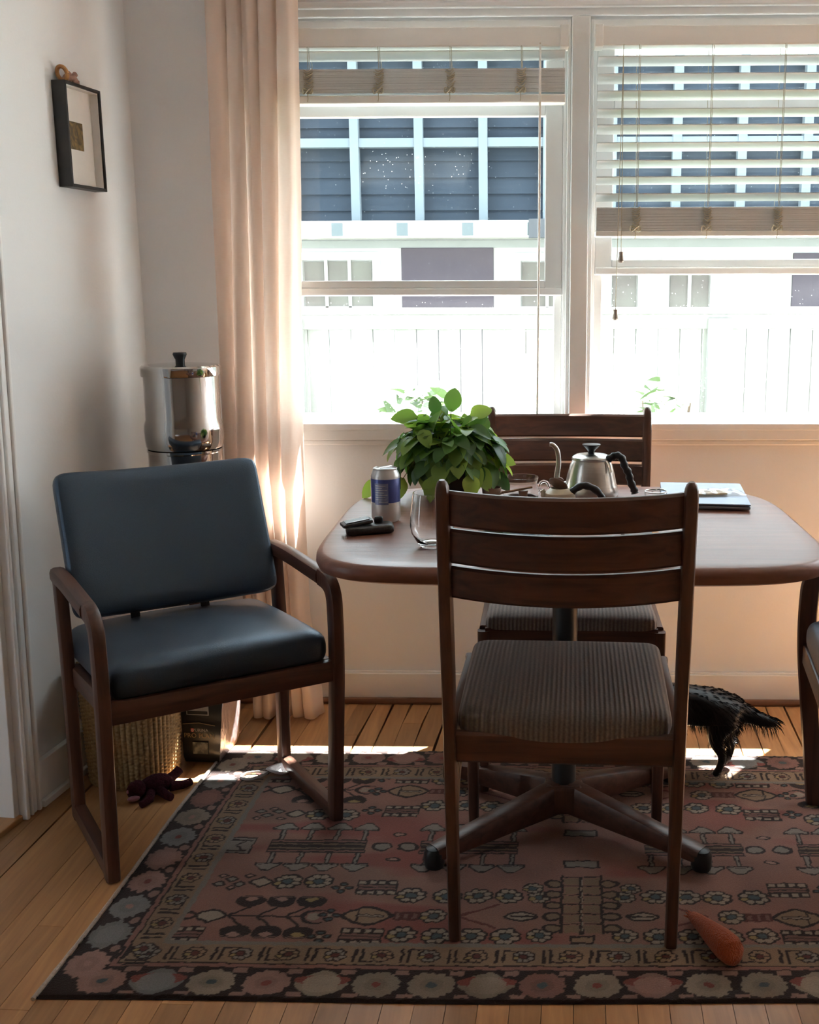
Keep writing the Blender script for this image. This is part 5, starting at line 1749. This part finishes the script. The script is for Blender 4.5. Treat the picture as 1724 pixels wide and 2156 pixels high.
# folded black case
cs = on_table('glasses_case', 'folded black leather case lying beside the can', 'case', -0.349, 2.304, radians(12))
MB().rbox((0.104, 0.052, 0.020), 0.009, (12, 6, 4), 0.0, Matrix.Translation((0.010, 0.0, 0.0102)), lambda p: Vector((p.x, p.y + 0.006 * sin(p.x * 30), p.z))).obj('case_body', black_leather, cs)
MB().rbox((0.066, 0.048, 0.010), 0.0048, (10, 6, 4), 0.0, Matrix.Translation((-0.018, 0.004, 0.0235)) @ Matrix.Rotation(radians(-8), 4, 'Y') @ Matrix.Rotation(radians(8), 4, 'Z')).obj('flap', black_leather, cs)
MB().rbox((0.052, 0.034, 0.003), 0.0013, (8, 6, 2), 0.0, Matrix.Translation((-0.018, 0.002, 0.0287)) @ Matrix.Rotation(radians(-8), 4, 'Y') @ Matrix.Rotation(radians(8), 4, 'Z')).obj('window_pocket', pmat('grey_leather', (0.07, 0.06, 0.06), (0.05, 0.045, 0.045), rough=0.25), cs)
MB().rbox((0.020, 0.016, 0.016), 0.006, (5, 5, 4), 0.0, Matrix.Translation((0.030, 0.014, 0.0255))).obj('clasp_tab', black_leather, cs)

# stemless glass
gl = on_table('tumbler', 'empty clear stemless glass behind the near chair post', 'glass', -0.194, 2.180)
outp = [(0.0001, 0.0), (0.020, 0.0002), (0.0245, 0.002), (0.030, 0.008), (0.0425, 0.030), (0.0450, 0.046), (0.0440, 0.068), (0.0385, 0.110), (0.0378, 0.1125)]
inp = [(0.0368, 0.1125), (0.0374, 0.110), (0.0427, 0.068), (0.0437, 0.046), (0.0412, 0.031), (0.030, 0.0125), (0.022, 0.0085), (0.010, 0.0115), (0.0001, 0.0125)]
MB().lathe(outp + inp, 48).obj('bowl', glass_m, gl)

# glass server with ring handle
gs = on_table('glass_server', 'clear glass coffee server with ring handle beside the plant', 'glass', -0.017, 2.700)
MB().lathe([(0.0001, 0), (0.038, 0.0), (0.044, 0.004), (0.046, 0.020), (0.0405, 0.040), (0.0425, 0.052), (0.0430, 0.055), (0.0418, 0.0555), (0.0388, 0.041), (0.0440, 0.020), (0.042, 0.006), (0.0001, 0.003)], 48).obj('vessel', glass_m, gs)
MB().tube([(0.056 + 0.0125 * cos(a), 0.0, 0.030 + 0.0135 * sin(a)) for a in [2 * pi * k / 28 for k in range(29)]], 0.0036, 10).obj('handle', glass_m, gs)

# brown cup with a wooden stirrer
cp = on_table('small_cup', 'small brown clay cup below the plant leaves', 'cup', -0.089, 2.640)
MB().lathe([(0.0001, 0), (0.016, 0.0), (0.0185, 0.004), (0.0225, 0.026), (0.0235, 0.038), (0.0228, 0.0395), (0.0212, 0.038), (0.0195, 0.024), (0.0001, 0.006)], 32).obj('cup_body', brown_clay, cp)
sk = on_table('wooden_spoon', 'thin wooden spoon lying between the brown cup and glass server', 'spoon', -0.02, 2.640, radians(0))
MB().tube([(-0.045, 0, 0.026), (-0.02, 0.0, 0.030), (0.03, 0.0, 0.040)], [0.0035, 0.003, 0.0028], 8).obj('handle', twig_m, sk)
MB().ball((-0.052, 0, 0.0245), (0.010, 0.008, 0.0035)).obj('spoon_bowl', twig_m, sk)
rs = on_table('spoon_rest', 'low brown rest beneath the wooden spoon', 'rest', -0.012, 2.640)
MB().lathe([(0.0001, 0.0), (0.014, 0.0), (0.015, 0.004), (0.010, 0.020), (0.012, 0.0315), (0.0001, 0.0315)], 20).obj('rest_body', brown_clay, rs)

# clay teapot
tp = on_table('teapot', 'pale clay teapot with lid ajar and black looped handle', 'teapot', 0.076, 2.612)
MB().lathe([(0.0001, 0), (0.024, 0.0), (0.030, 0.004), (0.038, 0.018), (0.036, 0.032), (0.024, 0.042), (0.0215, 0.043), (0.0205, 0.041), (0.028, 0.032), (0.0001, 0.010)], 36).obj('body', clay, tp)
MB().tube(spline([(-0.028, 0, 0.020), (-0.036, 0, 0.024), (-0.040, 0, 0.033), (-0.043, 0, 0.038)], 4), [0.011] * 4 + [0.009] * 3 + [0.007] * 3 + [0.006] * 3, 12).obj('spout', clay, tp)
LM = Matrix.Translation((-0.004, -0.002, 0.052)) @ Matrix.Rotation(radians(30), 4, 'Y') @ Matrix.Rotation(radians(-34), 4, 'X')
lid = MB(); lid.lathe([(0.0001, -0.003), (0.018, -0.002), (0.024, 0.0), (0.0245, 0.002), (0.018, 0.0055), (0.006, 0.008), (0.005, 0.010), (0.0085, 0.014), (0.006, 0.0175), (0.0001, 0.018)], 28)
lid.v = [tuple(LM @ Vector(v)) for v in lid.v]
lid.obj('lid', brown_clay, tp)
MB().tube(spline([(0.022, -0.004, 0.026), (0.034, -0.010, 0.040), (0.050, -0.014, 0.050), (0.066, -0.014, 0.050), (0.086, -0.012, 0.040), (0.100, -0.010, 0.022), (0.104, -0.010, 0.006)], 5),
          [0.0075 + 0.0018 * abs(sin(k * 0.55)) for k in range(31)], 12).obj('handle', black_plastic, tp)

# gooseneck kettle
kt = on_table('kettle', 'brushed steel gooseneck kettle with wavy black handle', 'kettle', 0.158, 2.745)
MB().lathe([(0.0001, 0), (0.066, 0.0), (0.069, 0.004), (0.069, 0.012), (0.0665, 0.024), (0.0655, 0.027), (0.064, 0.030), (0.060, 0.052), (0.053, 0.078), (0.047, 0.0915), (0.0001, 0.0915)], 56).obj('body', steel_b, kt)
MB().lathe([(0.0485, 0.0915), (0.0490, 0.0935), (0.0475, 0.0985), (0.040, 0.1035), (0.020, 0.1065), (0.0001, 0.107)], 48).obj('lid', steel_b, kt)
MB().lathe([(0.0001, 0.106), (0.0085, 0.106), (0.0085, 0.113), (0.012, 0.117), (0.0225, 0.1275), (0.0228, 0.130), (0.0001, 0.1315)], 28).obj('knob', black_plastic, kt)
MB().tube(spline([(-0.058, 0.006, 0.028), (-0.078, 0.006, 0.024), (-0.086, 0.006, 0.045), (-0.0815, 0.006, 0.080), (-0.085, 0.006, 0.112), (-0.096, 0.006, 0.127), (-0.1045, 0.006, 0.1285)], 6),
          [0.0085 - 0.0035 * k / 36 for k in range(37)], 14).obj('spout', steel_b, kt)
MB().tube(spline([(0.038, -0.022, 0.094), (0.050, -0.024, 0.101), (0.063, -0.025, 0.105), (0.075, -0.025, 0.097), (0.082, -0.025, 0.078), (0.092, -0.025, 0.060), (0.097, -0.025, 0.040), (0.106, -0.025, 0.020), (0.109, -0.025, 0.010)], 6),
          [0.0082 + 0.0022 * sin(k * 0.62) ** 2 for k in range(49)], 14).obj('handle', black_plastic, kt)
MB().sweep([(0.036, -0.030, 0.094), (0.041, -0.038, 0.085), (0.046, -0.046, 0.066)], (0.8, 0.6, 0), 0.010, 0.003, 0.001).obj('handle_strap', steel_b, kt)

# laptop with a snack pouch
lp = on_table('laptop', 'closed grey aluminium laptop at back right of the table', 'laptop', 0.432, 2.692, radians(-5.5))
MB().rbox((0.205, 0.283, 0.009), 0.004, (10, 12, 3), 0, Matrix.Translation((0, 0, 0.0075))).obj('base', laptop_m, lp)
MB().rbox((0.205, 0.283, 0.005), 0.0024, (10, 12, 2), 0, Matrix.Translation((0, 0, 0.0150))).obj('lid', laptop_m, lp)
for sx in (-1, 1):
    for s_ in (-1, 1):
        MB().lathe([(0.0001, 0), (0.007, 0), (0.007, 0.0032), (0.0001, 0.0032)], 14, (sx * 0.08, s_ * 0.115, 0)).obj('rubber_foot', black_plastic, lp)
random.seed(14)
sp = thing('snack_packet', 'crumpled clear plastic snack packet on the closed laptop', 'packet', (0.452, 2.665, TZ + 0.0178), radians(8))


def packet(u, v, s=1):
    x = -0.075 + 0.15 * u
    y = -0.035 + 0.07 * v
    e = sin(pi * u) ** 0.6 * sin(pi * v) ** 0.6
    z = 0.001 + (0.011 * e + 0.003 * sin(31 * u + 7 * v) * e + 0.003 * abs(sin(17 * v + 23 * u)) * (1 if u > .7 else .4)) * s
    return Vector((x, y, z))


MB().grid(lambda u, v: packet(u, v, 1), 30, 16).add(*(lambda g: (g.v, g.f))(MB().grid(lambda u, v: packet(u, v, .04), 10, 6))).obj('film', film_m, sp)
MB().rbox((0.075, 0.045, 0.006), 0.0028, (10, 6, 3), 0.001, Matrix.Translation((-0.008, 0, 0.0046))).obj('contents', snack_m, sp)

# jar, tablet, notebook
jr = on_table('small_jar', 'low clear glass jar with metal rim beside the laptop', 'jar', 0.306, 2.612)
MB().lathe([(0.0001, 0), (0.024, 0), (0.027, 0.003), (0.027, 0.030), (0.0255, 0.034), (0.0242, 0.034), (0.0255, 0.030), (0.0255, 0.004), (0.0001, 0.003)], 36).obj('glass_body', glass_m, jr)
MB().tube([(0.0262 * cos(a), 0.0262 * sin(a), 0.0350) for a in [2 * pi * k / 36 for k in range(37)]], 0.0014, 8).obj('rim', steel_b, jr)
MB().tube([(-0.010, -0.01, 0.0365), (0.008, 0.004, 0.0410), (0.020, 0.015, 0.0375)], 0.0013, 6).obj('wire_clasp', steel_b, jr)
tbl = on_table('tablet', 'flat black tablet lying on table behind the near chair', 'tablet', -0.03, 2.255, radians(4))
MB().rbox((0.165, 0.10, 0.008), 0.0035, (10, 8, 3), 0, Matrix.Translation((0, 0, 0.0042))).obj('slab', black_plastic, tbl)
MB().box((-0.074, -0.043, 0.0082), (0.074, 0.043, 0.0086)).obj('screen', pmat('dark_screen', (0.008, 0.008, 0.01), (0.01, 0.01, 0.012), rough=0.1), tbl, False)
nb = on_table('notebook', 'small grey notebook with orange spine behind the near chair', 'notebook', 0.228, 2.275, radians(2))
MB().rbox((0.060, 0.085, 0.014), 0.002, (6, 6, 2), 0, Matrix.Translation((0, 0, 0.0072))).obj('cover', grey_card, nb)
MB().box((0.030, -0.0425, 0.0004), (0.045, 0.0425, 0.0138)).obj('spine', pmat('orange_card', (0.45, 0.20, 0.06), (0.40, 0.17, 0.05), rough=0.7), nb, False, 0.001)

# ================================================================== DOG
dog = thing('dog', 'small black dog standing behind the near chair, tail to the right', 'dog', (0.475, 2.735, DZ), radians(-6))
# local +x is the tail end, -x the head
J = [
    ((0.035, 0.0, 0.185), 0.056), ((-0.04, 0.0, 0.190), 0.055), ((-0.115, 0, 0.187), 0.060), ((-0.19, 0, 0.190), 0.064), ((-0.245, 0, 0.220), 0.050),   # 0-4 spine
    ((-0.285, 0, 0.275), 0.036), ((-0.325, 0, 0.300), 0.036), ((-0.370, 0, 0.288), 0.020), ((-0.395, 0, 0.280), 0.013),                        # 5-8 neck, head, muzzle
    ((0.072, 0, 0.175), 0.038), ((0.102, 0, 0.163), 0.020), ((0.130, 0.002, 0.154), 0.019), ((0.158, 0.004, 0.147), 0.016), ((0.178, 0.006, 0.143), 0.008),     # 9-13 rump, tail
    ((0.035, -0.035, 0.155), 0.042), ((0.010, -0.040, 0.115), 0.024), ((0.036, -0.040, 0.066), 0.012), ((0.026, -0.040, 0.024), 0.010), ((0.012, -0.040, 0.010), 0.011),  # 14-18 near hind
    ((0.048, 0.035, 0.155), 0.040), ((0.038, 0.040, 0.108), 0.025), ((0.064, 0.040, 0.066), 0.013), ((0.054, 0.040, 0.024), 0.011), ((0.038, 0.040, 0.010), 0.012),    # 19-23 far hind
    ((-0.19, -0.038, 0.150), 0.030), ((-0.182, -0.042, 0.090), 0.016), ((-0.190, -0.042, 0.030), 0.011), ((-0.202, -0.042, 0.010), 0.012),   # 24-27 near fore
    ((-0.20, 0.038, 0.150), 0.030), ((-0.192, 0.042, 0.090), 0.016), ((-0.200, 0.042, 0.030), 0.011), ((-0.212, 0.042, 0.010), 0.012),      # 28-31 far fore
]
ED = [(0, 1), (1, 2), (2, 3), (3, 4), (4, 5), (5, 6), (6, 7), (7, 8), (0, 9), (9, 10), (10, 11), (11, 12), (12, 13),
      (0, 14), (14, 15), (15, 16), (16, 17), (17, 18), (0, 19), (19, 20), (20, 21), (21, 22), (22, 23),
      (3, 24), (24, 25), (25, 26), (26, 27), (3, 28), (28, 29), (29, 30), (30, 31)]
dm = bpy.data.meshes.new('body')
dm.from_pydata([j[0] for j in J], ED, [])
db = bpy.data.objects.new('body', dm); COL.objects.link(db); db.parent = dog
db.modifiers.new('skin', 'SKIN')
if not dm.skin_vertices:
    dm.attributes  # created with the modifier
for i, j in enumerate(J):
    dm.skin_vertices[0].data[i].radius = (j[1], j[1])
dm.skin_vertices[0].data[0].use_root = True
sb = db.modifiers.new('subsurf', 'SUBSURF'); sb.levels = 2; sb.render_levels = 2
dm.materials.append(dog_m)
bpy.context.view_layer.update()
dg = bpy.context.evaluated_depsgraph_get()
ev = db.evaluated_get(dg)
sm_ = bpy.data.meshes.new_from_object(ev)
db.modifiers.clear()
db.data = sm_
sm_.name = 'body'
sm_.materials.clear(); sm_.materials.append(dog_m)
sm_.shade_smooth()
for sx in (-1, 1):
    MB().loft([[Vector((-0.318 + 0.012 * cos(t) * k - .01 * (1 - k), sx * (0.026 + 0.012 * (1 - k)) + 0.004 * sin(t) * k, 0.325 + 0.030 * (1 - k) + 0.004 * sin(t))) for t in [2 * pi * q / 8 for q in range(8)]] for k in (1, .8, .5, .15)]).obj('ear', dog_m, db)
    MB().ball((-0.352, sx * 0.018, 0.306), 0.0045, 8, 6).obj('eye', black_plastic, db)
MB().ball((-0.405, 0, 0.283), (0.007, 0.008, 0.006), 8, 6).obj('nose', black_plastic, db)
random.seed(77)
fur = MB()
polys = sm_.polygons
vsm = sm_.vertices
areas = [p.area for p in polys]
tot = sum(areas)
fv, ff = [], []
for p, a in zip(polys, areas):
    n = a / tot * 9000
    n = int(n) + (1 if random.random() < n - int(n) else 0)
    vv = [vsm[i].co for i in p.vertices]
    for _ in range(n):
        w = [random.random() for _ in vv]; sw = sum(w)
        c = Vector((0, 0, 0))
        for q, k in zip(vv, w):
            c += q * (k / sw)
        nn = p.normal
        tail = c.x > 0.095
        low = c.z < 0.075
        belly = nn.z < -0.3 and not low
        flow = Vector((0.9, 0, -0.75)) if not tail else Vector((1, 0, -0.9))
        L = random.uniform(0.010, 0.020)
        if tail: L *= 1.35
        if low: L *= 0.30
        if belly: L *= 1.35; flow = Vector((0.4, 0, -1.2))
        if c.x < -0.27: L *= 0.6
        d = (nn * 0.45 + flow * 0.8 + Vector((random.uniform(-.35, .35), random.uniform(-.35, .35), random.uniform(-.3, .3)))).normalized()
        s_ = d.cross(nn)
        if s_.length < 1e-4: continue
        s_ = s_.normalized() * 0.00075
        b0 = len(fv)
        tip = c + d * L + Vector((0, 0, -0.25 * L))
        if tip.z < 0.002: tip.z = 0.002
        fv += [c - s_, c + s_, c + d * L * .55, tip]
        ff += [(b0, b0 + 1, b0 + 2), (b0, b0 + 2, b0 + 3)]
fme = bpy.data.meshes.new('fur'); fme.from_pydata([tuple(v) for v in fv], [], ff); fme.update()
fo = bpy.data.objects.new('fur', fme); COL.objects.link(fo); fo.parent = db
fme.materials.append(dog_m); fo['kind'] = 'stuff'
